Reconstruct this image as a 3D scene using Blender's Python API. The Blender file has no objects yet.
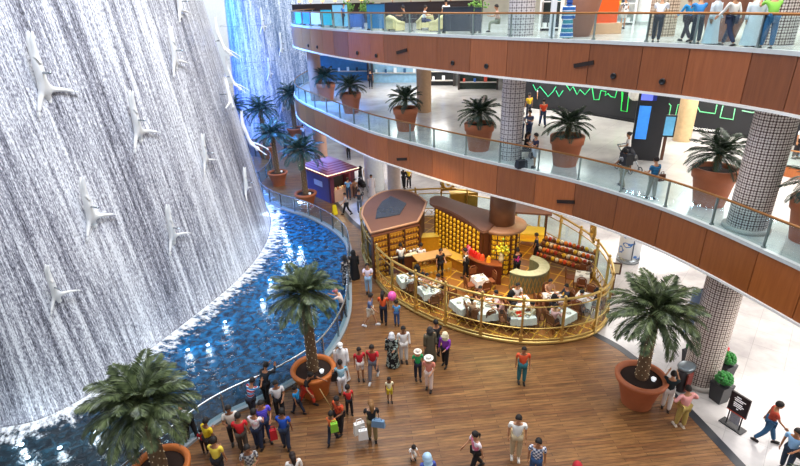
import bpy, bmesh, math, random
from mathutils import Vector, Matrix
random.seed(7)
PI = math.pi
S = bpy.context.scene
COL = S.collection

# ------------------------------------------------------------------ camera, world, lights, exposure
CAM_F, CAM_P, CAM_R, CAM_CY, CAM_Z = 511.3, 0.4289, 0.0286, 232.4, 13.547
MID, TOP = 6.40, 11.98
MSC = (CAM_Z - MID) / (CAM_Z - 5.70)   # plan readings of the middle level were taken for a 5.7 m floor
TSC = (CAM_Z - TOP) / (CAM_Z - 11.67)   # the same for the top level
MID_SOF, TOP_SOF = MID - 1.66, TOP - 1.64
_fw = Vector((0, math.cos(CAM_P), -math.sin(CAM_P)))
_dn0 = Vector((0, -math.sin(CAM_P), -math.cos(CAM_P)))
_rt0 = Vector((1, 0, 0))
_rt = math.cos(CAM_R) * _rt0 + math.sin(CAM_R) * _dn0
_dn = -math.sin(CAM_R) * _rt0 + math.cos(CAM_R) * _dn0
cd = bpy.data.cameras.new('camera'); cam = bpy.data.objects.new('camera', cd); COL.objects.link(cam)
cam.matrix_world = Matrix(((_rt.x, -_dn.x, -_fw.x, 0), (_rt.y, -_dn.y, -_fw.y, 0), (_rt.z, -_dn.z, -_fw.z, CAM_Z), (0, 0, 0, 1)))
cd.sensor_width = 36; cd.lens = CAM_F / 800 * 36; cd.clip_end = 400
S.camera = cam
S.view_settings.view_transform = 'Standard'; S.view_settings.look = 'None'
S.view_settings.gamma = 1; S.view_settings.use_curve_mapping = False
S.view_settings.exposure = 0.0

w = bpy.data.worlds.new('world'); S.world = w; w.use_nodes = True
wn = w.node_tree
bg = wn.nodes['Background']; bg.inputs[0].default_value = (0.86, 0.92, 1.0, 1); bg.inputs[1].default_value = 0.52

def area(name, loc, size, power, color, target=None, sy=None, spread=PI):
    l = bpy.data.lights.new(name, 'AREA'); l.energy = power; l.color = color; l.size = size; l.spread = spread
    if sy: l.shape = 'RECTANGLE'; l.size_y = sy
    o = bpy.data.objects.new(name, l); COL.objects.link(o); o.location = loc
    d = Vector(target) - Vector(loc) if target else Vector((0, 0, -1))
    o.rotation_euler = d.to_track_quat('-Z', 'Y').to_euler()
    return o
area('skylight', (7, 17, 34), 22, 13000, (1, .97, .92))  # broad area light added overhead as general fill; no roof opening is modelled
area('waterfall_wash_light', (-3, 14, 27), 6, 2000, (.52, .68, 1.0), (-12, 24, 3))
area('pool_side_light', (-2, 30, 20), 5, 600, (1.0, .97, .9), (-10, 24, 0))
area('blue_fall_light', (-17.6, 52.3, 20), 1.5, 1500, (.01, .15, 1.0), (-17.0, 56.5, 5), spread=1.0)
area('far_wall_fill', (-26, 78, 26), 12, 5500, (1, 1, 1), (-26, 98, 12))  # added area light that whitens the far back wall
area('pale_fall_light', (-8, 48, 19), 4, 1000, (.68, .84, 1.0), (-12.5, 57, 6))
area('blue_pool_light', (-11, 38, 15), 4, 4000, (.08, .3, 1.0), (-9.5, 42, 0), spread=2.2)
area('blue_fascia_fill', (-13.5, 32, 9.5), 3, 2600, (.30, .55, 1.0), (-6.5, 41, 8.5), spread=1.7)  # added light tinting the left fascia ends blue, like bounce from the blue fall
for (x, y) in ((2, 44), (10, 34), (16, 26), (18, 40), (-2, 56), (15, 18)):
    area('ceiling_lamp_middle', (x, y, TOP_SOF - .3), 5, 620, (1, .96, .91))
for (x, y) in ((-2, 42), (6, 34), (14, 26), (18, 34), (17, 18), (15, 12)):
    area('ceiling_lamp_ground', (x, y, MID_SOF - .25), 5, 450, (1, .95, .9))
for (x, y) in ((2, 44), (12, 32), (16, 22), (-6, 56)):
    area('ceiling_lamp_top', (x, y, TOP + 5.2), 6, 420, (1, .94, .86))
area('restaurant_warm_light', (4.5, 21.3, 3.75), 3, 130, (1, .72, .32))
area('restaurant_warm_light', (0.5, 24.0, 5.0), 3, 80, (1, .76, .38), (1.2, 25.5, 1))
area('restaurant_warm_light', (7.5, 25.5, 3.75), 2, 60, (1, .76, .4))

# ------------------------------------------------------------------ helpers
def at(px, py, z):
    d = (px - 400) * _rt + (py - CAM_CY) * _dn + CAM_F * _fw
    t = (z - CAM_Z) / d.z
    return Vector((d.x * t, d.y * t, z))
def ray(px, py):
    return ((px - 400) * _rt + (py - CAM_CY) * _dn + CAM_F * _fw).normalized()
def hexl(h):
    h = h.lstrip('#'); o = []
    for i in (0, 2, 4):
        c = int(h[i:i + 2], 16) / 255
        o.append(c / 12.92 if c <= .04045 else ((c + .055) / 1.055) ** 2.4)
    return tuple(o)
_mc = {}
def pm(hx, rough=.6, metal=0.0, var=.12, scale=6.0, emit=0.0, spec=.5):
    k = (hx, rough, metal, var, scale, emit, spec)
    if k in _mc: return _mc[k]
    m = bpy.data.materials.new('paint_' + hx.strip('#')); m.use_nodes = True
    nt = m.node_tree; b = nt.nodes['Principled BSDF']
    c = hexl(hx)
    tc = nt.nodes.new('ShaderNodeTexCoord'); nz = nt.nodes.new('ShaderNodeTexNoise'); nz.inputs['Scale'].default_value = scale
    nz.inputs['Detail'].default_value = 3
    mx = nt.nodes.new('ShaderNodeMix'); mx.data_type = 'RGBA'
    mx.inputs[6].default_value = tuple(x * (1 - var) for x in c) + (1,)
    mx.inputs[7].default_value = tuple(min(1, x * (1 + var)) for x in c) + (1,)
    nt.links.new(tc.outputs['Object'], nz.inputs['Vector']); nt.links.new(nz.outputs['Fac'], mx.inputs[0])
    nt.links.new(mx.outputs[2], b.inputs['Base Color'])
    b.inputs['Roughness'].default_value = rough; b.inputs['Metallic'].default_value = metal
    b.inputs['Specular IOR Level'].default_value = spec
    if emit:
        b.inputs['Emission Color'].default_value = c + (1,); b.inputs['Emission Strength'].default_value = emit
    _mc[k] = m
    return m
def nodes(name):
    m = bpy.data.materials.new(name); m.use_nodes = True; nt = m.node_tree
    b = nt.nodes['Principled BSDF']
    def N(t, **kw):
        n = nt.nodes.new(t)
        for k, v in kw.items():
            if k.startswith('i_'): n.inputs[k[2:].replace('_', ' ')].default_value = v
            else: setattr(n, k, v)
        return n
    return m, nt, b, N, nt.links.new
def ramp(N, stops, interp='LINEAR'):
    r = N('ShaderNodeValToRGB'); e = r.color_ramp.elements; r.color_ramp.interpolation = interp
    while len(e) < len(stops): e.new(.5)
    for x, (p, c) in zip(e, stops): x.position = p; x.color = tuple(c) + (1,) if len(c) == 3 else c
    return r

class MB:
    def __init__(s): s.v = []; s.f = []; s.m = []; s.s = []; s.uv = None
    def add(s, vs, fs, mi=0, sm=False, M=None):
        b = len(s.v)
        s.v += [tuple(M @ Vector(v)) if M else tuple(v) for v in vs]
        s.f += [tuple(i + b for i in f) for f in fs]; s.m += [mi] * len(fs); s.s += [sm] * len(fs)
        return s
    def box(s, c, d, rz=0, mi=0, M=None, taper=1.0):
        x, y, z = d[0] / 2, d[1] / 2, d[2] / 2
        vs = []
        for k in (-1, 1):
            t = taper if k > 0 else 1
            for a, b in ((-1, -1), (1, -1), (1, 1), (-1, 1)): vs.append(Vector((a * x * t, b * y * t, k * z)))
        R = Matrix.Rotation(rz, 3, 'Z'); vs = [R @ v + Vector(c) for v in vs]
        return s.add(vs, [(3, 2, 1, 0), (4, 5, 6, 7), (0, 1, 5, 4), (1, 2, 6, 5), (2, 3, 7, 6), (3, 0, 4, 7)], mi, False, M)
    def tube(s, pts, r, n=8, mi=0, cap=True, closed=False, M=None, sq=1.0):
        P = [Vector(p) for p in pts]; k = len(P)
        if not isinstance(r, (list, tuple)): r = [r] * k
        vs = []; fs = []
        up = None
        for i in range(k):
            a = P[(i - 1) % k] if (closed or i) else P[0]; c = P[(i + 1) % k] if (closed or i < k - 1) else P[-1]
            t = (c - a).normalized() if (c - a).length > 1e-9 else Vector((0, 0, 1))
            if up is None: up = Vector((0, 0, 1)) if abs(t.z) < .9 else Vector((0, 1, 0))
            x = t.cross(up)
            x = x.normalized() if x.length > 1e-6 else t.orthogonal().normalized()
            y = x.cross(t).normalized(); up = y
            for j in range(n):
                g = 2 * PI * (j + .5) / n
                vs.append(P[i] + x * math.cos(g) * r[i] + y * math.sin(g) * r[i] * sq)
        for i in range(k if closed else k - 1):
            for j in range(n):
                q = (i + 1) % k
                fs.append((i * n + j, i * n + (j + 1) % n, q * n + (j + 1) % n, q * n + j))
        if cap and not closed:
            fs.append(tuple(range(n - 1, -1, -1))); fs.append(tuple((k - 1) * n + j for j in range(n)))
        return s.add(vs, fs, mi, n > 4, M)
    def lathe(s, prof, n=24, c=(0, 0, 0), mi=0, cap=True, M=None, sx=1, sy=1, a0=0, a1=2 * PI):
        full = abs(a1 - a0 - 2 * PI) < 1e-6; cols = n if full else n + 1
        vs = []; fs = []
        for (r, z) in prof:
            for j in range(cols):
                g = a0 + (a1 - a0) * j / n
                vs.append((c[0] + r * math.cos(g) * sx, c[1] + r * math.sin(g) * sy, c[2] + z))
        for i in range(len(prof) - 1):
            for j in range(n):
                q = (j + 1) % cols
                fs.append((i * cols + j, i * cols + q, (i + 1) * cols + q, (i + 1) * cols + j))
        if cap and full:
            if prof[0][0] > 1e-5: fs.append(tuple(range(cols - 1, -1, -1)))
            if prof[-1][0] > 1e-5: fs.append(tuple((len(prof) - 1) * cols + j for j in range(cols)))
        return s.add(vs, fs, mi, True, M)
    def ball(s, c, r, n=10, mi=0, M=None, sc=(1, 1, 1)):
        h = max(4, n // 2)
        prof = [(max(1e-4, math.sin(PI * i / h)) * r, -math.cos(PI * i / h) * r) for i in range(h + 1)]
        vs = []; fs = []
        for (q, z) in prof:
            for j in range(n):
                g = 2 * PI * j / n
                vs.append((c[0] + q * math.cos(g) * sc[0], c[1] + q * math.sin(g) * sc[1], c[2] + z * sc[2]))
        for i in range(h):
            for j in range(n): fs.append((i * n + j, i * n + (j + 1) % n, (i + 1) * n + (j + 1) % n, (i + 1) * n + j))
        return s.add(vs, fs, mi, True, M)
    def prism(s, poly, z0, z1, mi=0, M=None):
        k = len(poly)
        ar = sum(poly[i][0] * poly[(i + 1) % k][1] - poly[(i + 1) % k][0] * poly[i][1] for i in range(k))
        if ar < 0: poly = list(poly)[::-1]
        vs = [(p[0], p[1], z0) for p in poly] + [(p[0], p[1], z1) for p in poly]
        fs = [tuple(range(k - 1, -1, -1)), tuple(range(k, 2 * k))] + [(i, (i + 1) % k, k + (i + 1) % k, k + i) for i in range(k)]
        return s.add(vs, fs, mi, False, M)
    def strip(s, pl, z0, z1, th, mi=0, sm=True):
        # upright curved slab along a plan line; th > 0 thickens to the left of travel
        L = offset(pl, th); k = len(pl)
        vs = [(p[0], p[1], z0) for p in pl] + [(p[0], p[1], z1) for p in pl] + [(p[0], p[1], z1) for p in L] + [(p[0], p[1], z0) for p in L]
        fs = []
        for a in range(4):
            b = (a + 1) % 4
            for i in range(k - 1): fs.append((a * k + i, a * k + i + 1, b * k + i + 1, b * k + i))
        fs += [(0, k, 2 * k, 3 * k), (k - 1, 4 * k - 1, 3 * k - 1, 2 * k - 1)]
        return s.add(vs, fs, mi, False)
    def build(s, name, mats, parent=None, loc=None, rz=0):
        me = bpy.data.meshes.new(name); me.from_pydata(s.v, [], s.f)
        if not isinstance(mats, (list, tuple)): mats = [mats]
        for m in mats: me.materials.append(m)
        me.polygons.foreach_set('material_index', s.m); me.polygons.foreach_set('use_smooth', s.s)
        if s.uv:
            uvl = me.uv_layers.new(name='uv')
            for lp in me.loops: uvl.data[lp.index].uv = s.uv[lp.vertex_index]
        me.update()
        o = bpy.data.objects.new(name, me); COL.objects.link(o)
        if parent: o.parent = parent
        if loc is not None: o.location = loc
        if rz: o.rotation_euler = (0, 0, rz)
        return o
def offset(pl, d):
    out = []
    for i, p in enumerate(pl):
        a = pl[max(0, i - 1)]; c = pl[min(len(pl) - 1, i + 1)]
        t = Vector((c[0] - a[0], c[1] - a[1])); t.normalize()
        out.append((p[0] - t.y * d, p[1] + t.x * d))
    return out
def spline(pts, step=.25, closed=False):
    P = [Vector(p) for p in pts]; k = len(P); out = []
    for i in range(k if closed else k - 1):
        if closed: a, b, c, d = P[(i - 1) % k], P[i], P[(i + 1) % k], P[(i + 2) % k]
        else: a, b, c, d = P[max(0, i - 1)], P[i], P[i + 1], P[min(k - 1, i + 2)]
        n = max(2, int((c - b).length / step))
        for j in range(n):
            t = j / n
            out.append(.5 * ((2 * b) + (c - a) * t + (2 * a - 5 * b + 4 * c - d) * t * t + (3 * b - a - 3 * c + d) * t ** 3))
    if not closed: out.append(P[-1])
    return [tuple(o) for o in out]
def resample(pl, n=None, step=None, closed=False):
    P = [Vector(p) for p in pl]
    if closed: P.append(P[0])
    L = [0]
    for i in range(1, len(P)): L.append(L[-1] + (P[i] - P[i - 1]).length)
    if n is None: n = max(1, round(L[-1] / step))
    out = []; j = 0
    for i in range(n + (0 if closed else 1)):
        t = L[-1] * i / n
        while j < len(L) - 2 and L[j + 1] < t: j += 1
        f = (t - L[j]) / max(1e-9, L[j + 1] - L[j]); out.append(tuple(P[j].lerp(P[j + 1], f)))
    return out
def thing(name, label, cat, loc=(0, 0, 0), rz=0, group=None):
    o = bpy.data.objects.new(name, None); COL.objects.link(o); o.location = loc; o.rotation_euler = (0, 0, rz)
    o.empty_display_size = .2
    return tag(o, label, cat, group)
def tag(o, label, cat, group=None, kind=None):
    if label: o['label'] = label
    if cat: o['category'] = cat
    if group: o['group'] = group
    if kind: o['kind'] = kind
    return o
def struct(o): o['kind'] = 'structure'; return o
def kids(o): return [c for c in COL.objects if c.parent == o]
def copy_thing(root, loc, rz=0, label=None, group=None, scale=1.0, parts=None):
    r = root.copy(); COL.objects.link(r); r.location = loc; r.rotation_euler = (0, 0, rz); r.scale = (scale,) * 3
    if label: r['label'] = label
    if group: r['group'] = group
    for ch, subs in (parts or [(c, kids(c)) for c in kids(root)]):
        c = ch.copy(); COL.objects.link(c); c.parent = r
        for g in subs:
            d = g.copy(); COL.objects.link(d); d.parent = c
    return r

# ------------------------------------------------------------------ procedural materials
def m_wood_floor():
    m, nt, b, N, L = nodes('wood_plank_floor')
    tc = N('ShaderNodeTexCoord'); mp = N('ShaderNodeMapping'); mp.inputs['Rotation'].default_value = (0, 0, -.09)
    L(tc.outputs['Object'], mp.inputs['Vector'])
    br = N('ShaderNodeTexBrick'); br.offset = .37
    for k, v in (('Scale', 1.0), ('Brick Width', 2.2), ('Row Height', .125), ('Mortar Size', .006), ('Bias', 0)): br.inputs[k].default_value = v
    br.inputs['Color1'].default_value = hexl('#714a2c') + (1,); br.inputs['Color2'].default_value = hexl('#90683f') + (1,)
    br.inputs['Mortar'].default_value = hexl('#3a2418') + (1,)
    L(mp.outputs[0], br.inputs['Vector'])
    mp2 = N('ShaderNodeMapping'); mp2.inputs['Scale'].default_value = (.8, 7, 1); L(mp.outputs[0], mp2.inputs['Vector'])
    nz = N('ShaderNodeTexNoise', i_Scale=1.6, i_Detail=5.0, i_Roughness=.65); L(mp2.outputs[0], nz.inputs['Vector'])
    r = ramp(N, [(.3, (.42, .42, .42)), (.7, (1.35, 1.3, 1.25))]); L(nz.outputs['Fac'], r.inputs[0])
    mx = N('ShaderNodeMix', data_type='RGBA', blend_type='MULTIPLY'); mx.inputs[0].default_value = 1
    L(br.outputs['Color'], mx.inputs[6]); L(r.outputs[0], mx.inputs[7]); L(mx.outputs[2], b.inputs['Base Color'])
    b.inputs['Roughness'].default_value = .34
    bp = N('ShaderNodeBump', i_Strength=.15, i_Distance=.02); L(nz.outputs['Fac'], bp.inputs['Height']); L(bp.outputs[0], b.inputs['Normal'])
    return m
def m_marble(name, base='#d9d3cf', dark='#b9b2ae', rough=.12):
    m, nt, b, N, L = nodes(name)
    tc = N('ShaderNodeTexCoord')
    nz = N('ShaderNodeTexNoise', i_Scale=.5, i_Detail=6.0, i_Roughness=.6); L(tc.outputs['Object'], nz.inputs['Vector'])
    r = ramp(N, [(.35, hexl(dark)), (.62, hexl(base))]); L(nz.outputs['Fac'], r.inputs[0])
    br = N('ShaderNodeTexBrick'); br.offset = 0
    for k, v in (('Scale', 1.0), ('Brick Width', 1.2), ('Row Height', 1.2), ('Mortar Size', .008)): br.inputs[k].default_value = v
    br.inputs['Color1'].default_value = (1, 1, 1, 1); br.inputs['Color2'].default_value = (.93, .93, .94, 1); br.inputs['Mortar'].default_value = (.7, .7, .7, 1)
    mp = N('ShaderNodeMapping'); mp.inputs['Rotation'].default_value = (0, 0, .7); L(tc.outputs['Object'], mp.inputs[0]); L(mp.outputs[0], br.inputs['Vector'])
    mx = N('ShaderNodeMix', data_type='RGBA', blend_type='MULTIPLY'); mx.inputs[0].default_value = 1
    L(r.outputs[0], mx.inputs[6]); L(br.outputs['Color'], mx.inputs[7]); L(mx.outputs[2], b.inputs['Base Color'])
    b.inputs['Roughness'].default_value = rough
    return m
def m_panel(name, c1, c2, rough=.35):
    m, nt, b, N, L = nodes(name)
    tc = N('ShaderNodeTexCoord'); oi = N('ShaderNodeObjectInfo')
    mp = N('ShaderNodeMapping'); mp.inputs['Scale'].default_value = (9, 9, .7); L(tc.outputs['Object'], mp.inputs[0])
    nz = N('ShaderNodeTexNoise', i_Scale=1.3, i_Detail=5.0, i_Roughness=.6); L(mp.outputs[0], nz.inputs['Vector'])
    mx = N('ShaderNodeMix', data_type='RGBA'); mx.inputs[6].default_value = hexl(c1) + (1,); mx.inputs[7].default_value = hexl(c2) + (1,)
    L(nz.outputs['Fac'], mx.inputs[0])
    rr = ramp(N, [(0, (.74, .74, .74)), (1, (1.25, 1.2, 1.1))]); L(oi.outputs['Random'], rr.inputs[0])
    m2 = N('ShaderNodeMix', data_type='RGBA', blend_type='MULTIPLY'); m2.inputs[0].default_value = 1
    L(mx.outputs[2], m2.inputs[6]); L(rr.outputs[0], m2.inputs[7]); L(m2.outputs[2], b.inputs['Base Color'])
    b.inputs['Roughness'].default_value = rough
    return m
def m_fall(name, dark, mid, light, su=1.0):
    m, nt, b, N, L = nodes(name)
    uv = N('ShaderNodeUVMap')
    def st(sx, sy, det, ro, sc=1.0):
        mp = N('ShaderNodeMapping'); mp.inputs['Scale'].default_value = (sx * su, sy, 1); L(uv.outputs[0], mp.inputs[0])
        n = N('ShaderNodeTexNoise', i_Scale=sc, i_Detail=det, i_Roughness=ro); L(mp.outputs[0], n.inputs['Vector']); return n.outputs['Fac']
    def M(op, a, c, d=None):
        n = N('ShaderNodeMath', operation=op)
        for i, x in enumerate((a, c, d)):
            if x is None: continue
            if isinstance(x, (int, float)): n.inputs[i].default_value = x
            else: L(x, n.inputs[i])
        return n.outputs[0]
    big = st(.45, .04, 3, .5); streak = st(6, .12, 4, .65); fine = st(22, 1.3, 3, .7); grain = st(24, 8, 2, .75)
    a = M('MULTIPLY_ADD', big, .55, M('MULTIPLY', streak, .95))
    a = M('ADD', a, M('MULTIPLY', fine, .75)); a = M('ADD', a, M('MULTIPLY', grain, .95)); a = M('MULTIPLY', a, 1 / 3.2)
    r = ramp(N, [(.42, hexl(dark)), (.485, hexl(mid)), (.55, hexl(light))]); L(a, r.inputs[0])
    L(r.outputs[0], b.inputs['Base Color']); b.inputs['Roughness'].default_value = .38
    bp = N('ShaderNodeBump', i_Strength=.5, i_Distance=.05); L(a, bp.inputs['Height']); L(bp.outputs[0], b.inputs['Normal'])
    return m
def m_water():
    m, nt, b, N, L = nodes('pool_water')
    tc = N('ShaderNodeTexCoord')
    nz = N('ShaderNodeTexNoise', i_Scale=3.2, i_Detail=4.0, i_Roughness=.6, i_Distortion=.6); L(tc.outputs['Object'], nz.inputs['Vector'])
    n2 = N('ShaderNodeTexNoise', i_Scale=.25, i_Detail=2.0); L(tc.outputs['Object'], n2.inputs['Vector'])
    sp = N('ShaderNodeSeparateXYZ'); L(tc.outputs['Object'], sp.inputs[0])
    # water colour shifts from dark teal at the near end to blue farther back
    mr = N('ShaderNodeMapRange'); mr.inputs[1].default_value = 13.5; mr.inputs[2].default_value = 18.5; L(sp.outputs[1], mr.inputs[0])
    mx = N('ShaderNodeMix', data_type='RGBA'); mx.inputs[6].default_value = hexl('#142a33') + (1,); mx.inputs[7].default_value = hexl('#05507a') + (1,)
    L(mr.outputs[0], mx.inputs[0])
    r = ramp(N, [(.40, (.2, .25, .3)), (.55, (1.0, 1.05, 1.1)), (.70, (1.7, 1.85, 2.0))]); L(nz.outputs['Fac'], r.inputs[0])
    m2 = N('ShaderNodeMix', data_type='RGBA', blend_type='MULTIPLY'); m2.inputs[0].default_value = 1
    L(mx.outputs[2], m2.inputs[6]); L(r.outputs[0], m2.inputs[7]); L(m2.outputs[2], b.inputs['Base Color'])
    b.inputs['Roughness'].default_value = .12
    bp = N('ShaderNodeBump', i_Strength=.55, i_Distance=.12); L(nz.outputs['Fac'], bp.inputs['Height']); L(bp.outputs[0], b.inputs['Normal'])
    return m
def m_glass(name, tint, fac=.14, trans=.93):
    m, nt, b, N, L = nodes(name)
    nt.nodes.remove(b); out = [n for n in nt.nodes if n.type == 'OUTPUT_MATERIAL'][0]
    t = N('ShaderNodeBsdfTransparent'); t.inputs[0].default_value = tint + (1,)
    g = N('ShaderNodeBsdfGlossy'); g.inputs['Roughness'].default_value = .05; g.inputs[0].default_value = (1, 1, 1, 1)
    mx = N('ShaderNodeMixShader'); mx.inputs[0].default_value = fac * .4; L(t.outputs[0], mx.inputs[1]); L(g.outputs[0], mx.inputs[2]); L(mx.outputs[0], out.inputs[0])
    return m
def m_lattice(name, light, dark, sc=1.0, rnd=.5):
    m, nt, b, N, L = nodes(name)
    uv = N('ShaderNodeUVMap'); mp = N('ShaderNodeMapping'); mp.inputs['Scale'].default_value = (sc, sc, 1); L(uv.outputs[0], mp.inputs[0])
    sp = N('ShaderNodeSeparateXYZ'); L(mp.outputs[0], sp.inputs[0])
    def MM(op, *a):
        n = N('ShaderNodeMath', operation=op)
        for i, x in enumerate(a):
            if isinstance(x, (int, float)): n.inputs[i].default_value = x
            else: L(x, n.inputs[i])
        return n.outputs[0]
    su = MM('SINE', MM('MULTIPLY', sp.outputs[0], 20.0)); sv = MM('SINE', MM('MULTIPLY', sp.outputs[1], 20.0))
    cu = MM('COSINE', MM('MULTIPLY', sp.outputs[0], 10.0)); cv = MM('COSINE', MM('MULTIPLY', sp.outputs[1], 10.0))
    tot = MM('ADD', MM('ABSOLUTE', MM('MULTIPLY', su, sv)), MM('MULTIPLY', MM('ABSOLUTE', MM('MULTIPLY', cu, cv)), .38))
    mx0 = N('ShaderNodeMath', operation='GREATER_THAN'); mx0.inputs[1].default_value = rnd; L(tot, mx0.inputs[0])
    mx = N('ShaderNodeMix', data_type='RGBA'); mx.inputs[6].default_value = hexl(dark) + (1,); mx.inputs[7].default_value = hexl(light) + (1,)
    L(mx0.outputs[0], mx.inputs[0]); L(mx.outputs[2], b.inputs['Base Color']); b.inputs['Roughness'].default_value = .5
    return m
def m_leaf(name, a, c):
    m, nt, b, N, L = nodes(name)
    tc = N('ShaderNodeTexCoord'); nz = N('ShaderNodeTexNoise', i_Scale=5.0, i_Detail=3.0); L(tc.outputs['Object'], nz.inputs['Vector'])
    r = ramp(N, [(.35, hexl(a)), (.68, hexl(c))]); L(nz.outputs['Fac'], r.inputs[0]); L(r.outputs[0], b.inputs['Base Color'])
    b.inputs['Roughness'].default_value = .45
    return m
def m_foam():
    m, nt, b, N, L = nodes('water_foam')
    uv = N('ShaderNodeUVMap'); mp = N('ShaderNodeMapping'); mp.inputs['Scale'].default_value = (2.6, 2.0, 1); L(uv.outputs[0], mp.inputs[0])
    nz = N('ShaderNodeTexNoise', i_Scale=1.6, i_Detail=5.0, i_Roughness=.7); L(mp.outputs[0], nz.inputs['Vector'])
    sp = N('ShaderNodeSeparateXYZ'); L(uv.outputs[0], sp.inputs[0])
    a = N('ShaderNodeMath', operation='MULTIPLY_ADD'); a.inputs[1].default_value = -.34; a.inputs[2].default_value = .20; L(sp.outputs[1], a.inputs[0])
    c = N('ShaderNodeMath', operation='ADD'); L(nz.outputs['Fac'], c.inputs[0]); L(a.outputs[0], c.inputs[1])
    r = ramp(N, [(.53, (0, 0, 0)), (.70, (1, 1, 1))]); L(c.outputs[0], r.inputs[0]); L(r.outputs[0], b.inputs['Alpha'])
    b.inputs['Base Color'].default_value = (.86, .9, .95, 1); b.inputs['Roughness'].default_value = .7
    return m
WOODF = m_wood_floor(); MARB = m_marble('white_marble_floor', '#cdc9c7', '#aca8a8'); MARB2 = m_marble('pale_polished_floor', '#d8d6d2', '#bdbbb8', .16)
PANEL = m_panel('brown_veneer', '#7c3f1e', '#b16a36'); PANEL2 = m_panel('brown_veneer_upper', '#753c20', '#a66238')
FALL = m_fall('waterfall_water', '#3a3c46', '#9798a5', '#f2f4f9'); FALLB = m_fall('blue_waterfall_water', '#4a6286', '#8ea2c2', '#eef4ff', .5)
WATER = m_water(); GLASS = m_glass('rail_glass', (.86, .95, .95)); GLASSB = m_glass('pool_rail_glass', (.80, .92, .96), .16)
LATT = m_lattice('column_lattice', '#e2d6cc', '#553a33', 1.9); LATTC = m_lattice('column_lattice_fine', '#cfc6c4', '#5e5054', 1.5, .34)
TERRA = pm('#b5663f', .6, 0, .1); TERRA2 = pm('#c9702f', .55, 0, .12); SOIL = pm('#2c1b14', .95, 0, .3, 20)
LEAFG = m_leaf('date_palm_leaf', '#26331c', '#6d7a50'); LEAFM = m_leaf('palm_leaf_dark', '#14261a', '#3c5236'); LEAFB = m_leaf('palm_leaf_deep', '#15302c', '#34584c')
STEEL = pm('#aab2b8', .25, .9, .05); GOLD = pm('#cfb068', .3, .75, .2, 9); GOLDP = pm('#d8a83c', .4, .35, .2, 9); BRASS = pm('#9c6a3c', .3, .6, .1)
WHITE = pm('#f2f0ec', .5); DARK = pm('#1a1a1e', .4); BROWN = pm('#5a3522', .5, 0, .2); BULB = pm('#fff1c8', .5, 0, 0, 1, 3.0)
SKIN = [pm('#c08a66', .6), pm('#a8714e', .6), pm('#8a5a3e', .6), pm('#d6a585', .6)]
EYE = pm('#201814', .3); LIP = pm('#9a4f45', .5)

# ------------------------------------------------------------------ plan curves
MID_EDGE = spline([(x_ * MSC, y_ * MSC) for x_, y_ in [(13.5, 6), (13.2, 9.5), (12.6, 12.6), (11.93, 15.07), (11.30, 17.0), (10.50, 18.84), (9.45, 20.61), (8.2, 22.34), (6.75, 23.88), (5.15, 25.4), (3.6, 26.95), (2.0, 28.75), (-.61, 31.8), (-1.95, 33.6), (-4.24, 37.5), (-5.9, 40.6), (-7.75, 44.0), (-9.1, 47.3), (-9.75, 50.6), (-9.8, 54), (-9.3, 58), (-8, 62)]], .25)
TOP_EDGE = spline([(x_ * TSC, y_ * TSC) for x_, y_ in [(14.2, 6), (13.9, 10), (13.5, 13.5), (12.95, 16.6), (12.3, 18.4), (11.4, 20.2), (10.1, 21.9), (8.6, 23.7), (6.0, 26.5), (2.8, 30.3), (-.5, 34.4), (-3.1, 38.1), (-5.6, 42.4), (-7.8, 46.9), (-9.2, 50.2), (-10.0, 54), (-10, 58), (-9, 63)]], .25)
POOL_EDGE = spline([(-19, 56), (-15.6, 50), (-13.2, 44.5), (-11.6, 39.5), (-10.3, 36.4), (-8.5, 34.3), (-6.4, 32.6), (-4.5, 30.3), (-3.45, 28.3), (-3.1, 26.4), (-3.0, 24.2), (-2.85, 22.4), (-2.75, 20.6), (-2.95, 18.9), (-3.5, 17.2), (-4.3, 16.1), (-5.4, 15.1), (-6.5, 14.35), (-7.3, 13.4), (-7.9, 12.4), (-8.6, 11.2), (-9.6, 9.5), (-11, 7)], .25)
BORDER = spline([(-11, 58), (-8.5, 48), (-6.7, 41), (-5.4, 37.6), (-4.2, 34.6), (-2.9, 31.5), (-1.2, 28.8), (2, 25), (6, 21), (8.57, 18.4), (9.5, 16.8), (10.1, 14.4), (10.45, 12.4), (10.7, 10.4), (10.8, 7)], .3)
WALL = spline([(-20, 10.5), (-17, 12.6), (-15.6, 13.4), (-14.56, 13.8), (-13.4, 14.1), (-12.5, 14.9), (-11.7, 16.2), (-10.9, 18.3), (-9.95, 20.7), (-9.0, 23.4), (-8.45, 26), (-8.3, 28.4), (-8.5, 30.6), (-9.0, 33), (-10.2, 36), (-12.2, 39.2), (-15, 42.3), (-18.5, 45), (-23, 47)], .3)
BACKF = spline([(-18.3, 60.5), (-18.1, 58.2), (-17.5, 56.3), (-16, 55.6), (-14, 56.2), (-12.5, 57.5), (-11.0, 59.5), (-9, 61)], .3)

# ------------------------------------------------------------------ structure: floors
b = MB(); b.prism([(-40, -6), (50, -6), (50, 110), (-40, 110)], -.6, -.012); struct(b.build('floor', MARB))
wf = POOL_EDGE + BORDER
b = MB(); b.prism([(p[0], p[1]) for p in POOL_EDGE] + [(p[0], p[1]) for p in BORDER[::-1]], -.25, 0.0); struct(b.build('floor_wood', WOODF))
b = MB(); b.strip(BORDER, -.01, .006, -.32); struct(b.build('trim_1', pm('#2c3038', .3)))
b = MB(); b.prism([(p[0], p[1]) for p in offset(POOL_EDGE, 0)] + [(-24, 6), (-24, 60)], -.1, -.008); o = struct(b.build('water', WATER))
b = MB(); b.strip(POOL_EDGE, -.3, .10, .32); struct(b.build('trim_2', pm('#8d9396', .35)))

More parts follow.
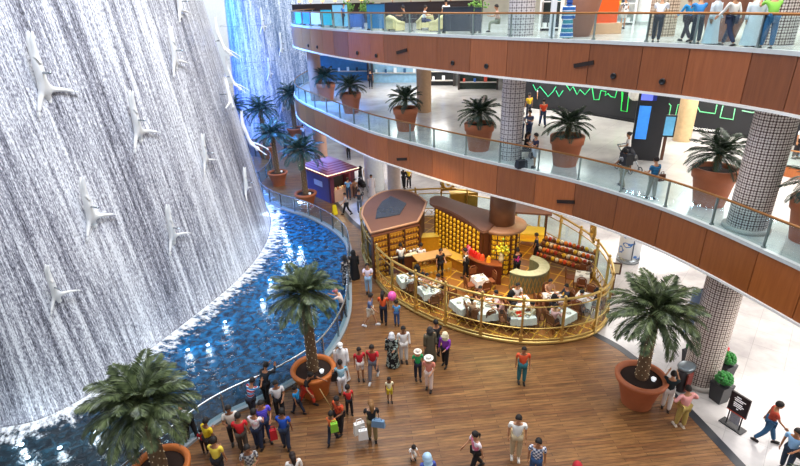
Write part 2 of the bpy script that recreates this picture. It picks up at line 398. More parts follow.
def slab(edge, z, zs, name, mat):
    ins = offset(edge, -.08)
    poly = [(p[0], p[1]) for p in ins] + [(-8, 95), (50, 95), (50, 4)]
    b = MB(); b.prism(poly, zs + .1, z - .02); o = struct(b.build(name + '_ceiling' if 0 else 'ceiling', WHITE))
    b = MB(); b.prism(poly, z - .02, z); struct(b.build(name, mat))
slab(MID_EDGE, MID, MID_SOF, 'floor_middle', MARB2); slab(TOP_EDGE, TOP, TOP_SOF, 'floor_upper', MARB2)
# far walls of the mall
b = MB(); b.box((-10, 100, 14), (120, .5, 29)); struct(b.build('wall_back', pm('#e6ebf0', .7)))
b = MB(); b.box((-38, 50, 14), (.5, 100, 29)); struct(b.build('wall_left', pm('#e9eef2', .7)))
b = MB(); b.box((48, 50, 14), (.5, 100, 29)); struct(b.build('wall_right', pm('#cfc8c0', .7)))

# ------------------------------------------------------------------ waterfalls
def fall(pl, lean, z0, z1, name, mat):
    b = MB(); nz = 14; k = len(pl); uv = []
    nrm = []
    for i, p in enumerate(pl):
        a = pl[max(0, i - 1)]; c = pl[min(k - 1, i + 1)]; t = Vector((c[0] - a[0], c[1] - a[1])).normalized(); nrm.append(Vector((t.y, -t.x)))
    L = [0]
    for i in range(1, k): L.append(L[-1] + math.dist(pl[i], pl[i - 1]))
    vs = []
    for j in range(nz + 1):
        z = z0 + (z1 - z0) * j / nz
        for i, p in enumerate(pl):
            d = -lean * (z - z0); vs.append((p[0] + nrm[i].x * d, p[1] + nrm[i].y * d, z)); uv.append((L[i], z))
    n0 = len(vs)
    for i in list(range(k)): vs.append((pl[i][0] - nrm[i].x * (lean * (z1 - z0) + .8), pl[i][1] - nrm[i].y * (lean * (z1 - z0) + .8), z1)); uv.append((L[i], z1))
    fs = [(j * k + i, j * k + i + 1, (j + 1) * k + i + 1, (j + 1) * k + i) for j in range(nz + 1) for i in range(k - 1)]
    b.add(vs, fs, 0, True); b.uv = uv
    return struct(b.build(name, mat))
fall(WALL, .145, -.3, 26, 'wall_waterfall', FALL)
fall(BACKF, .05, -.3, 26, 'wall_waterfall_back', FALLB)
# thin glass-fibre cables strung across the back fall
for z, wh in ((4.5, 'lowest'), (8.0, 'middle'), (11.5, 'highest')):
    b = MB(); b.tube([(x, y - .5, z) for x, y in BACKF[::3] if x < -12.4], .018, 4)
    tag(b.build('steel_cable', STEEL), wh + ' of the three thin cables strung across the far blue waterfall', 'cable')
# foam along the foot of the big fall
k = len(WALL); out1 = offset(WALL, -1.7); b = MB(); vs = []; uv = []; L = 0
rows = 7
for i in range(k):
    if i: L += math.dist(WALL[i], WALL[i - 1])
    for j in range(rows):
        t = j / (rows - 1); vs.append((WALL[i][0] * (1 - t) + out1[i][0] * t, WALL[i][1] * (1 - t) + out1[i][1] * t, .015 + .03 * (1 - t))); uv.append((L, t))
b.add(vs, [(i * rows + j, (i + 1) * rows + j, (i + 1) * rows + j + 1, i * rows + j + 1) for i in range(k - 1) for j in range(rows - 1)], 0, True); b.uv = uv
tag(b.build('splash_foam', m_foam()), 'white churning foam along the foot of the grey waterfall', 'foam', kind='stuff')
# underwater lamps
lamp_px = [(22, 445), (28, 458), (60, 448), (96, 432), (286, 236), (289, 245), (300, 247), (299, 254), (283, 228), (188, 350), (225, 322), (262, 300), (276, 215), (160, 410), (208, 345), (284, 262), (270, 280)]
GLOW = pm('#d8ecff', .5, 0, 0, 1, 7.0)
for i, (px, py) in enumerate(lamp_px):
    p = at(px, py, 0)
    t = thing('pool_lamp', 'round white pool lamp glowing at the water surface', 'pool light', (p.x, p.y, 0), 0, 'glowing lamps scattered in the pool')
    q = MB(); q.lathe([(.03, .0), (.08, .0), (.09, .03), (.07, .045)], 14); rg = q.build('lamp_ring', STEEL, t)
    q = MB(); q.lathe([(.005, .05), (.07, .045)], 14, cap=False); q.build('lamp_lens', GLOW, rg)
    l = bpy.data.lights.new('pool_lamp_light', 'POINT'); l.energy = 18; l.color = (.75, .9, 1); l.shadow_soft_size = .1; lo = bpy.data.objects.new('pool_lamp_light', l); COL.objects.link(lo); lo.location = (p.x, p.y, .28)

# ------------------------------------------------------------------ balconies
def arc_between(pl, a, c):
    return [p for p in pl[a:c + 1]]
def balcony(edge, z, zs, joints_px, rail_h, matp, label, holes, slots, which):
    # joint points along the edge taken where the panel seams meet the floor line
    idx = []
    for px, py in joints_px:
        p = at(px, py, z); j = min(range(len(edge)), key=lambda k: math.dist(edge[k], (p.x, p.y)))
        if not idx or j != idx[-1]: idx.append(j)
    idx = sorted(set(idx))
    while idx[0] > 8: idx.insert(0, idx[0] - 8)
    while idx[-1] < len(edge) - 9: idx.append(idx[-1] + 8)
    fas = thing('balcony_fascia', label + ' fascia of tall brown veneer panels', 'balcony front', (0, 0, 0))
    for a, c in zip(idx[:-1], idx[1:]):
        seg = arc_between(edge, a, c)
        d0 = Vector(seg[1]) - Vector(seg[0]); seg[0] = tuple(Vector(seg[0]) + d0.normalized() * .025)
        q = MB(); q.strip(seg, zs + .09, z - .09, -.06); q.build('panel', matp, fas)
    q = MB(); q.strip(offset(edge, .03), z - .09, z + .03, -.16); q.build('ledge', pm('#c9cdcc', .3), fas)
    q = MB(); q.strip(offset(edge, .05), zs, zs + .08, -.3); q.build('bottom_trim', WHITE, fas)
    def hitp(px, py):
        best = None
        d = ray(px, py)
        for k in range(0, len(edge) - 1):
            a = Vector(edge[k]); c = Vector(edge[k + 1]); e = c - a
            den = d.x * e.y - d.y * e.x
            if abs(den) < 1e-9: continue
            t = (a.x * e.y - a.y * e.x) / den; s = (a.x * d.y - a.y * d.x) / den
            if 0 <= s <= 1 and t > 0 and (best is None or t < best[0]): best = (t, Vector((0, 0, CAM_Z)) + d * t, e.normalized())
        return best
    for px, py in holes:
        h = hitp(px, py)
        if not h: continue
        p, e = h[1], h[2]; n = Vector((-e.y, e.x)); M = Matrix.Translation((p.x + n.x * .01, p.y + n.y * .01, p.z)) @ Matrix.Rotation(math.atan2(e.y, e.x), 4, 'Z') @ Matrix.Rotation(-PI / 2, 4, 'X')
        q = MB(); q.lathe([(.055, -.01), (.105, -.01), (.105, .05), (.07, .06), (.05, .02), (.002, .02)], 14, M=M); q.build('spotlight', DARK, fas)
    for (px, py, ln) in slots:
        h = hitp(px, py)
        if not h: continue
        p, e = h[1], h[2]
        MV = Matrix.Translation((p.x - e.y * .02, p.y + e.x * .02, p.z)) @ Matrix.Rotation(math.atan2(e.y, e.x), 4, 'Z') @ Matrix.Rotation(.22 if e.x < 0 else -.22, 4, 'Y')
        q = MB(); q.box((0, 0, 0), (ln, .06, .15), 0, 0, MV); q.build('vent_slot', pm('#20100a', .7), fas)
    r = thing('glass_railing', which, 'railing', (0, 0, 0))
    ctr = offset(edge, -.12)
    for a, c in zip(idx[:-1], idx[1:]):
        q = MB(); q.strip(ctr[a:c + 1], z + .03, z + rail_h - .05, -.012); q.build('glass_panel', GLASS, r)
    for a in idx:
        p = ctr[a]; nx = ctr[min(a + 1, len(ctr) - 1)]; an = math.atan2(nx[1] - p[1], nx[0] - p[0])
        q = MB(); q.box((p[0], p[1], z + rail_h / 2), (.035, .09, rail_h - .06), an); q.box((p[0], p[1], z + .05), (.09, .12, .07), an); q.build('post', pm('#8f9a98', .3, .7), r)
    q = MB(); q.tube([(p[0], p[1], z + rail_h) for p in ctr], .042, 8); q.build('handrail', BRASS, r)
mj = [(800, 271), (761, 248), (710, 225), (664, 207), (619, 192.5), (576, 180), (536, 171), (498, 163), (464.5, 155.5), (436, 147.5), (410, 141), (387.5, 136), (368.7, 130), (353, 124), (338.7, 118), (327.5, 112), (318, 107)]
tj = [(800, 51.6), (755, 49), (698, 44.4), (644, 42.4), (594.6, 40.4), (549, 38.6), (507, 37), (469.6, 35.5), (438, 34), (410.8, 32.5), (386, 31.6), (367, 31), (349, 29.6), (333.5, 28.4), (321.6, 27.5), (312, 26.2), (304, 25.3)]
balcony(MID_EDGE, MID, MID_SOF, mj, 1.02, PANEL, 'middle level curving balcony', [], [(402, 158.5, .85), (566, 201, .85)], 'curving glass railing with brown handrail on the middle level balcony')
balcony(TOP_EDGE, TOP, TOP_SOF, tj, .93, PANEL2, 'topmost level curving balcony', [(308.5, 45), (317.5, 46.5), (357.5, 52.3), (376.5, 55), (453, 62.3), (486.7, 65.5), (613.7, 75.3), (662.6, 81)], [(402, 50.7, .85), (584, 63.5, .8)], 'curving glass railing with brown handrail on the topmost balcony')

# ------------------------------------------------------------------ pool railing
def pool_rail(pts, label, z=0.1, h=1.0):
    pl = resample(spline(pts, .2), step=.25)
    r = thing('glass_railing', label, 'railing')
    idx = list(range(0, len(pl), 6))
    for a, c in zip(idx[:-1], idx[1:]):
        q = MB(); q.strip(pl[a:c + 1], z, z + h - .12, .012); q.build('glass_panel', GLASSB, r)
    for a in idx:
        p = pl[a]; nx = pl[min(a + 1, len(pl) - 1)] if a < len(pl) - 1 else pl[a - 1]; an = math.atan2(nx[1] - p[1], nx[0] - p[0])
        q = MB(); q.box((p[0], p[1], z + h / 2), (.05, .1, h), an); q.box((p[0], p[1], z + h - .2), (.16, .05, .05), an); q.build('post', STEEL, r)
    q = MB(); q.tube([(p[0], p[1], z + h) for p in pl], .04, 8); q.build('handrail', STEEL, r)
pe = [p for p in offset(POOL_EDGE, .16)]
pool_rail(pe[::4], 'steel and glass railing following the edge of the blue pool')

# ------------------------------------------------------------------ columns
def column(name, x, y, r, z0, z1, mat, label, base=False):
    b = MB(); n = 40; vs = []; fs = []; uv = []
    zz = [z0, z1]
    for z in zz:
        for j in range(n + 1):
            g = 2 * PI * j / n; vs.append((r * math.cos(g), r * math.sin(g), z - z0)); uv.append((g * r, z))
    for j in range(n): fs.append((j, j + 1, n + 2 + j, n + 1 + j))
    b.add(vs, fs, 0, True); b.uv = uv
    t = thing('column', label, 'column', (x, y, z0)); b.build('cladding', mat, t)
    if base:
        q = MB(); q.lathe([(r + .12, 0), (r + .12, .1), (r + .02, .14)], 32); q.build('base', pm('#b9b2aa', .4), t)
    return t
column('column', 11.25, 15.3, .60, 0, MID_SOF + .1, LATT, 'patterned round column on the ground floor beside the tapered planters', True)
column('column', 12.5 * MSC, 16.75 * MSC, .58, MID, TOP_SOF + .1, LATT, 'thick patterned column on the middle level beside the large potted palm', True)
column('column', 5.95 * MSC, 26.4 * MSC, .52, MID, TOP_SOF + .1, LATTC, 'grey patterned column in the centre of the middle balcony')
column('column', 6.45 * TSC, 28.0 * TSC, .54, TOP, TOP + 5.5, LATTC, 'grey patterned column on the top level beside the café')
column('column', 14.1 * TSC, 20.2 * TSC, .58, TOP, TOP + 5.5, LATT, 'patterned column at the right end of the top level')
column('column', 12.4 * TSC, 25.4 * TSC, .5, TOP, TOP + 5.5, m_lattice('column_lattice_tan', '#d8c3ac', '#7c6650', 1.5), 'tan patterned column behind the visitors on the top level')
column('column', -6.9 * MSC, 45.6 * MSC, .5, MID, TOP_SOF + .1, pm('#a97d66', .5, 0, .15), 'plain brown column beside the leftmost palm of the middle level')
column('column', -6.6, 43.0, .55, 0, MID_SOF + .1, pm('#b08a74', .5, 0, .15), 'plain tan column behind the maroon market stall')
p = at(424, 111, MID); column('column', p.x, p.y, .5, MID, TOP_SOF + .1, pm('#b8926e', .5, 0, .15), 'plain tan column behind the third potted palm')
p = at(386, 80, MID); 
p = at(672, 140, MID); column('column', p.x + .5, p.y, .42, MID, TOP_SOF + .1, pm('#d8b98c', .5, 0, .2), 'slim sandy column next to the screen tower on the middle level')
p = at(395, 207, 0); column('column', p.x, p.y, .45, 0, MID_SOF + .1, pm('#b9a8a0', .5, 0, .2), 'pale pinkish column behind the brown oval roof')
p = at(374, 197, 0); column('column', p.x, p.y + 2, .75, 0, MID_SOF + .1, pm('#eef2f6', .3), 'glossy white column behind the café people')

# ------------------------------------------------------------------ potted palms
def crown_mesh(seed, nf, L, nl, droop=.75, el0=(-6, 82), wid=.062):
    rnd = random.Random(seed); b = MB()
    for i in range(nf):
        az = i * 2.399963 + rnd.uniform(-.15, .15); u = (i + .5) / nf
        el = math.radians(el0[0] + (el0[1] - el0[0]) * u ** 1.15 + rnd.uniform(-6, 6)); fl = L * rnd.uniform(.85, 1.08) * (1 - .22 * u)
        ca, sa = math.cos(az), math.sin(az); pts = []
        dr = droop * (1.05 - .35 * u) * rnd.uniform(.85, 1.15)
        ns = 10
        for k in range(ns + 1):
            s = k / ns; a = el - dr * 1.75 * s ** 1.3
            if k == 0: x, z = .04, 0
            else: x += math.cos(a) * fl / ns; z += math.sin(a) * fl / ns
            pts.append(Vector((ca * x, sa * x, z)))
        b.tube(pts, [.022 * (1 - .8 * k / ns) for k in range(ns + 1)], 4)
        for k in range(nl):
            s = .16 + .84 * k / (nl - 1); q = s * ns; j = min(ns - 1, int(q)); c = pts[j].lerp(pts[j + 1], q - j)
            t = (pts[j + 1] - pts[j]).normalized(); side = Vector((-sa, ca, 0)); nrm = side.cross(t).normalized()
            ll = L * .27 * (math.sin(PI * min(1, (s * .86 + .12))) ** .6) * rnd.uniform(.85, 1.1)
            for sg in (-1, 1):
                d = (side * sg * .66 + t * .75 + Vector((0, 0, -.16 - .22 * rnd.random())) + nrm * -.12).normalized()
                m = c + d * ll * .5; e = c + d * ll + Vector((0, 0, -.12 * ll)); wv = t * wid * .5 * (L / 1.6)
                b.add([c, m - wv, e, m + wv], [(0, 1, 2, 3)], 0, False)
    return b
def palm_proto(name, label, Lf, nf, nl, trunk_h, trunk_r, pot_r, pot_h, leaf, potm, seed, lights=True, pot_base=None, droop=.75, group=None, classic=False):
    t = thing(name, label, 'potted palm', (0, 0, 0), 0, group)
    pb = pot_base or pot_r * .62
    q = MB()
    if classic: prof = [(pb, 0), (pot_r * .92, pot_h * .72), (pot_r * 1.0, pot_h * .73), (pot_r * 1.04, pot_h * .98), (pot_r * 1.0, pot_h), (pot_r * .9, pot_h), (pot_r * .86, pot_h * .86)]
    else: prof = [(pb, 0), (pb * 1.08, pot_h * .2), (pot_r * .9, pot_h * .78), (pot_r * 1.02, pot_h * .86), (pot_r * 1.06, pot_h * .97), (pot_r * 1.02, pot_h), (pot_r * .86, pot_h), (pot_r * .82, pot_h * .88)]
    q.lathe(prof, 36, cap=False); q.build('pot', potm, t)
    q = MB(); q.lathe([(pot_r * .86, pot_h * .88), (.01, pot_h * .93)], 24, cap=False); soil = q.build('soil', SOIL, t)
    q = MB(); n = int(trunk_h / .09); pr = []
    z0 = pot_h * .85
    for i in range(n):
        z = z0 + (trunk_h) * i / n; rr = trunk_r * (1.12 - .25 * i / n)
        pr += [(rr, z), (rr * 1.22, z + .062)]
    q.lathe(pr, 12); trk = q.build('trunk', pm('#6b5137', .8, 0, .45, 14), t)
    top = z0 + trunk_h
    if lights:
        q = MB()
        for i in range(int(trunk_h * 34)):
            g = i * 2.4; z = z0 + .15 + trunk_h * .92 * i / int(trunk_h * 34); q.ball((math.cos(g) * trunk_r * 1.32, math.sin(g) * trunk_r * 1.32, z), .013, 5)
        q.build('string_lights', pm('#f3dfb4', .5, 0, 0, 1, .5), trk)['kind'] = 'stuff'
        q = MB(); q.lathe([(.06, 0), (.09, .10), (.08, .12), (.002, .11)], 12, c=(pot_r * .42, -pot_r * .2, pot_h * .9)); q.build('spotlight', pm('#e8eef4', .3, 0, 0, 1, .8), soil)
    q = crown_mesh(seed, nf, Lf, nl, droop)
    q.v = [(x, y, z + top) for x, y, z in q.v]; q.build('fronds', leaf, t)
    return t
def pot_at(px, py, z, dy=0): p = at(px, py, z); return (p.x, p.y + dy, z)
PL = 'potted date palm with lit trunk, '
palm_proto('potted_palm', 'large bushy potted date palm in an orange rimmed pot at the bottom left corner', 1.78, 46, 36, 2.6, .17, .82, 1.15, LEAFG, TERRA2, 3, droop=.82).location = pot_at(168, 492, 0)
palm_proto('potted_palm', 'potted date palm wrapped in lights beside the blue pool railing, in the centre left', 1.5, 38, 34, 3.35, .16, .80, 1.15, LEAFG, TERRA2, 5, droop=.72).location = pot_at(316, 391, 0)
palm_proto('potted_palm', 'potted date palm standing at the right edge of the wooden floor', 1.85, 42, 36, 2.85, .17, .84, 1.22, LEAFG, TERRA, 8, droop=.74).location = pot_at(636, 401, 0)
palm_proto('potted_palm', 'potted palm of which only the frond tips show at the bottom right edge', 1.9, 40, 28, 2.4, .17, .82, 1.15, LEAFG, TERRA, 9).location = (10.0, 7.35, 0)
bp = palm_proto('potted_palm', 'potted palm with lit trunk behind the glass rail, left of the maroon market stall', 1.95, 32, 24, 3.2, .17, .78, 1.1, LEAFB, TERRA, 12, droop=.8)
bp.location = pot_at(307, 206, 0)
parts = [(c, kids(c)) for c in kids(bp)]
for (px, py, s, rz, lab) in ((279, 184, 1.0, 1.1, 'dark potted palm second from the stall, by the small curved rail'), (296, 138, 1.12, 2.3, 'tall far potted palm beside the left tip of the middle balcony'),
                         (267, 157, 1.1, 3.4, 'far potted palm against the deep blue waterfall, behind the curved rail'), (238, 150, 1.05, 4.2, 'far potted palm half hidden behind the edge of the grey waterfall')):
    copy_thing(bp, pot_at(px, py, 0), rz, lab, None, s, parts)
mp = palm_proto('potted_palm', 'potted palm in a big terracotta pot beside the thick column, largest on the middle level', 1.4, 34, 24, .75, .12, .80, 1.5, LEAFM, TERRA, 21, False, droop=.7, pot_base=.55, classic=True)
mp.location = pot_at(708, 203, MID); mp.scale = (.93,) * 3
parts = [(c, kids(c)) for c in kids(mp)]
for (px, py, s, rz, lab) in ((564.5, 164, 1.0, 1.3, 'potted palm in a terracotta pot in front of the dark wall with green outlines'), (478.5, 149, 1.0, 2.2, 'potted palm in a terracotta pot just left of the central column'),
                         (406, 129.5, .98, 3.5, 'potted palm in a terracotta pot with a slim tan column behind it'), (351.5, 112, .98, 4.1, 'second potted palm from the left end of the middle balcony'),
                         (327, 100, .98, 5.2, 'leftmost potted palm on the middle balcony, beside the brown column'), (808, 240, 1.0, .6, 'potted palm cut by the right edge of the photo on the middle level')):
    copy_thing(mp, pot_at(px, py, MID), rz, lab, None, s * .92, parts)

# ------------------------------------------------------------------ people
SKQ = []
def skin_obj(name, nodes_, edges, mat, parent, extra=None, lv=1, root=0):
    me = bpy.data.meshes.new(name); me.from_pydata([n[0] for n in nodes_], edges, [])
    o = bpy.data.objects.new(name, me); COL.objects.link(o); o.parent = parent
    sk = o.modifiers.new('s', 'SKIN'); sk.use_smooth_shade = True; sk.branch_smoothing = .6
    for i, n in enumerate(nodes_):
        v = me.skin_vertices[0].data[i]; v.radius = (n[1], n[1]); v.use_root = (i == root)
    sb = o.modifiers.new('d', 'SUBSURF'); sb.levels = lv; sb.render_levels = lv
    mats = mat if isinstance(mat, (list, tuple)) else [mat]
    SKQ.append((o, mats, extra)); return o
def finish_skins():
    bpy.context.view_layer.update(); dg = bpy.context.evaluated_depsgraph_get(); res = []
    for o, mats, extra in SKQ: res.append(bpy.data.meshes.new_from_object(o.evaluated_get(dg)))
    for (o, mats, extra), me in zip(SKQ, res):
        o.modifiers.clear()
        if extra:
            bm = bmesh.new(); bm.from_mesh(me); n0 = [bm.verts.new(v) for v in extra.v]
            for f, mi, sm in zip(extra.f, extra.m, extra.s):
                try: ff = bm.faces.new([n0[i] for i in f]); ff.material_index = mi; ff.smooth = sm
                except ValueError: pass
            bm.to_mesh(me); bm.free()
        me.materials.clear()
        for m in mats: me.materials.append(m)
        old = o.data; o.data = me; me.name = o.name; bpy.data.meshes.remove(old)
    SKQ.clear()
def frame(z, y):
    z = Vector(z).normalized(); x = Vector(y).cross(z)
    x = x.normalized() if x.length > 1e-4 else z.orthogonal().normalized(); y = z.cross(x)
    return Matrix(((x.x, y.x, z.x), (x.y, y.y, z.y), (x.z, y.z, z.z)))
def hand(b, p, d, side):
    # palm and five bent fingers, pointing along d, thumb towards the front (-Y)
    F = frame(d, (0, -1, 0)).to_4x4(); M = Matrix.Translation(p) @ F
    b.box((0, 0, .045), (.030, .078, .09), 0, 0, M)
    for i, ln in enumerate((.062, .078, .072, .055)):
        y = .028 - i * .019
        b.tube([(0, y, .085), (-side * .006, y * 1.1, .085 + ln * .55), (-side * .022, y * 1.1, .085 + ln)], [.0095, .0085, .006], 5, 0, True, False, M)
    b.tube([(0, .032, .02), (-side * .012, .062, .05), (-side * .02, .066, .082)], [.012, .010, .007], 5, 0, True, False, M)
POSES = {
 'stand': dict(l=(3, 0, -2, 0), a=(4, 10, 14, -3, 10, 12), t=0),
 'walk': dict(l=(19, 4, -13, 18), a=(-20, 8, 8, 24, 8, 22), t=3),
 'stride': dict(l=(-14, 20, 20, 6), a=(28, 8, 20, -22, 8, 10), t=4),
 'lean': dict(l=(8, 4, -8, 0), a=(52, 8, 55, 46, 10, 60), t=22),
 'phone': dict(l=(3, 0, -3, 0), a=(30, 6, 85, 34, 4, 80), t=0),
 'photo': dict(l=(4, 0, -6, 0), a=(58, 10, 70, 55, 12, 72), t=-2),
 'akimbo': dict(l=(4, 0, -4, 0), a=(-8, 42, 70, -8, 42, 70), t=0),
 'fold': dict(l=(4, 4, -4, 0), a=(20, 14, 88, 18, 14, 92), t=0),
 'hold': dict(l=(6, 0, -4, 4), a=(12, 8, 60, 0, 14, 10), t=2),
 'reach': dict(l=(22, 10, -20, 6), a=(58, 14, 12, 15, 26, 30), t=24),
 'sit': dict(l=(84, 84, 82, 80), a=(28, 8, 62, 26, 8, 66), t=6),
 'crouch': dict(l=(98, 120, 70, 112), a=(44, 10, 34, 30, 16, 30), t=26),
}
PERSONS = 0
def person(loc, face, h, label, top='#dddddd', bottom='#223044', hair='#1c1410', pose='stand', skin=0, sleeve='short', legs='long', head='hair', robe=None, shoes='#201a18', wide=1.0, group=None, bot=True, seat=None, low=False):
    global PERSONS; PERSONS += 1
    t = thing('person', label, 'person', loc, math.radians(face), group)
    if abs(loc[2] - MID) < .01: h *= .93
    elif abs(loc[2] - TOP) < .01: h *= .85
    k = h / 1.72; P = POSES[pose]; jit = random.Random(PERSONS)
    t.scale = (k, k, k)
    w_ = wide * (1.1 if h > 1.4 else 1.0); hs = 1.0 if h > 1.4 else (1.18 if h > 1.0 else 1.38)
    R = lambda a: math.radians(a)
    def leg(s, hip, kn):
        hp = Vector((s * .095, 0, .90)); h_, g = R(hip), R(hip - kn)
        ki = hp + Vector((s * .012, -math.sin(h_), -math.cos(h_))) * .42; an = ki + Vector((0, -math.sin(g), -math.cos(g))) * .41
        return hp, ki, an, g
    LL = leg(1, P['l'][0], P['l'][1]); LR = leg(-1, P['l'][2], P['l'][3])
    tl = R(P['t'])
    def T(x, z, y=0):  # torso point leaning forward about the pelvis
        dz = z - .93; return Vector((x, -math.sin(tl) * dz + y * math.cos(tl), .93 + math.cos(tl) * dz))
    def arm(s, f, o, e):
        sh = T(s * .185 * w_, 1.40); f_, o_, e_ = R(f) + tl * .4, R(o), R(f + e) + tl * .4
        el = sh + Vector((s * math.sin(o_), -math.sin(f_) * math.cos(o_), -math.cos(f_) * math.cos(o_))) * .285
        oi = -.45 if e > 50 else .35
        wr = el + Vector((s * (math.sin(o_ * oi) - (.35 if e > 50 else 0)), -math.sin(e_), -math.cos(e_))).normalized() * .25
        return sh, el, wr
    AL = arm(1, P['a'][0], P['a'][1] * (1 if pose in ('akimbo', 'reach') else .55), P['a'][2]); AR = arm(-1, P['a'][3], P['a'][4] * (1 if pose in ('akimbo', 'reach') else .55), P['a'][5])
    low_z = min(LL[2].z, LR[2].z) - .075
    off = Vector((0, 0, -low_z))
    if seat is not None: off = Vector((0, 0, seat / k - .90 + .10))
    o3 = lambda v: v + off
    pel, wst, chs, nb, nk = T(0, .95), T(0, 1.10), T(0, 1.28), T(0, 1.43), T(0, 1.50)
    hd = T(0, 1.60, -.01) + Vector((0, -.02, 0))
    sm = SKIN[skin]
    nodes_ = [(o3(pel), .115), (o3(wst), .10), (o3(chs), .115), (o3(nb), .06), (o3(nk), .052), (o3(hd), .07),
              (o3(LL[0]), .075), (o3(LL[1]), .052), (o3(LL[2]), .036), (o3(LR[0]), .075), (o3(LR[1]), .052), (o3(LR[2]), .036),
              (o3(AL[0]), .05), (o3(AL[1]), .036), (o3(AL[2]), .026), (o3(AR[0]), .05), (o3(AR[1]), .036), (o3(AR[2]), .026)]
    ed = [(0, 1), (1, 2), (2, 3), (3, 4), (4, 5), (0, 6), (6, 7), (7, 8), (0, 9), (9, 10), (10, 11), (2, 12), (12, 13), (13, 14), (2, 15), (15, 16), (16, 17)]
    X = MB(); H = Matrix.Translation(o3(hd)) @ Matrix.Rotation(-tl * .5 - R(jit.uniform(0, 14)), 4, 'X').inverted() @ Matrix.Rotation(R(jit.uniform(-20, 20)), 4, 'Z') @ Matrix.Scale(hs, 4)
    X.ball((0, 0, .02), .108, 14, 0, H, (.86, 1.0, 1.14)); X.ball((0, -.03, -.06), .062, 10, 0, H, (.9, .95, 1.0))
    X.add([(0, -.10, .035), (-.017, -.10, -.012), (.017, -.10, -.012), (0, -.128, -.008)], [(0, 1, 3), (0, 3, 2), (1, 2, 3)], 0, False, H)
    for s in (-1, 1):
        X.ball((s * .093, .005, .01), .026, 6, 0, H, (.4, .8, 1.2)); X.ball((s * .036, -.093, .03), .013, 6, 1, H, (1.3, .6, .8))
        X.box((s * .036, -.101, .052), (.034, .008, .007), 0, 1, H)
    X.box((0, -.096, -.045), (.042, .012, .010), 0, 2, H)
    hand(X, o3(AL[2]), AL[2] - AL[1], 1); hand(X, o3(AR[2]), AR[2] - AR[1], -1)
    skin_obj('body', nodes_, ed, [sm, EYE, LIP], t, X)
    tm = top if not isinstance(top, str) else pm(top, .8)
    if robe:
        rb = robe if not isinstance(robe, str) else pm(robe, .75)
        q = MB(); n = 20; rings = []
        for (z, rx, ry) in ((.05, .27, .24), (.3, .24, .21), (.6, .215, .185), (.92, .19, .165), (1.12, .165, .14), (1.28, .19, .15), (1.38, .19, .12), (1.44, .11, .09), (1.48, .06, .06)):
            rings.append((z, rx * w_, ry * w_))
        vs = []; fs = []
        for z, rx, ry in rings:
            for j in range(n):
                g = 2 * PI * j / n; f = 1 + (.07 * math.sin(g * 6 + PERSONS) * max(0, (1 - z / 1.0)))
                c = T(0, z) if z > .93 else Vector((0, 0, z)); vs.append((c.x + rx * f * math.cos(g), c.y + ry * f * math.sin(g) - (.04 if z < .5 and pose in ('walk', 'stride') else 0), c.z))
        for i in range(len(rings) - 1):
            for j in range(n): fs.append((i * n + j, i * n + (j + 1) % n, (i + 1) * n + (j + 1) % n, (i + 1) * n + j))
        q.add(vs, fs, 0, True)
        for A in (AL, AR): q.tube([A[0] - off * 0, A[0].lerp(A[1], .5), A[1], A[1].lerp(A[2], .6), A[2]], [.075, .075, .068, .07, .075], 10)
        q.v = [(x, y, z + (off.z if z > .6 else off.z * .5)) for x, y, z in q.v]
        q.build('robe', rb, t)
    else:
        r0 = .145 * w_
        n2 = [(o3(pel) + Vector((0, 0, -.075)), r0 * .98), (o3(wst), r0 * .93), (o3(chs), r0 * 1.02), (o3(nb) + Vector((0, 0, -.01)), .088)]
        e2 = [(0, 1), (1, 2), (2, 3)]
        for A in (AL, AR):
            i = len(n2); n2.append((o3(A[0]), .064)); e2.append((2, i))
            if sleeve == 'short': n2.append((o3(A[0].lerp(A[1], .72)), .054)); e2.append((i, i + 1))
            elif sleeve == 'long': n2 += [(o3(A[1]), .05), (o3(A[1].lerp(A[2], .92)), .042)]; e2 += [(i, i + 1), (i + 1, i + 2)]
        skin_obj('shirt', n2, e2, tm, t)
        if bot:
            bmt = bottom if not isinstance(bottom, str) else pm(bottom, .8)
            n3 = [(o3(pel) + Vector((0, 0, -.035)), .128 * w_)]; e3 = []
            for Q in (LL, LR):
                i = len(n3); n3.append((o3(Q[0]), .098 * w_)); e3.append((0, i))
                if legs == 'short': n3.append((o3(Q[0].lerp(Q[1], .9)), .088)); e3.append((i, i + 1))
                else: n3 += [(o3(Q[1]), .078 * w_), (o3(Q[2]) + Vector((0, 0, .02)), .066)]; e3 += [(i, i + 1), (i + 1, i + 2)]
            skin_obj('trousers', n3, e3, bmt, t)
    for Q in (LL, LR):
        q = MB(); ph = Q[3] * .6
        M = Matrix.Translation(o3(Q[2])) @ Matrix.Rotation(-ph, 4, 'X')
        q.ball((0, -.055, -.035), .1, 10, 0, M, (.46, 1.28, .42)); q.box((0, -.05, -.068), (.08, .24, .02), 0, 0, M); q.build('shoe', pm(shoes, .5), t)
    hm = pm(hair, .7)
    if head in ('hair', 'long', 'pony', 'bun'):
        q = MB(); n = 14; vs = []; fs = []
        for i in range(7):
            ph = PI * .62 * i / 6
            for j in range(n):
                g = 2 * PI * j / n; front = max(0, -math.sin(g)); pp = ph * (1 - .42 * front)
                vs.append((math.sin(pp) * math.cos(g) * .104, math.sin(pp) * math.sin(g) * .122 + .006, .022 + math.cos(pp) * .134))
        for i in range(6):
            for j in range(n): fs.append((i * n + j, (i + 1) * n + j, (i + 1) * n + (j + 1) % n, i * n + (j + 1) % n))
        q.add(vs, fs, 0, True, H)
        if head == 'long': q.tube([(0, .05, .06), (0, .10, -.04), (0, .12, -.17), (0, .11, -.30)], [.09, .085, .07, .03], 8, 0, True, False, H)
        if head == 'pony': q.tube([(0, .10, .06), (0, .16, .0), (0, .15, -.16)], [.03, .035, .012], 8, 0, True, False, H)
        if head == 'bun': q.ball((0, .12, .07), .05, 8, 0, H)
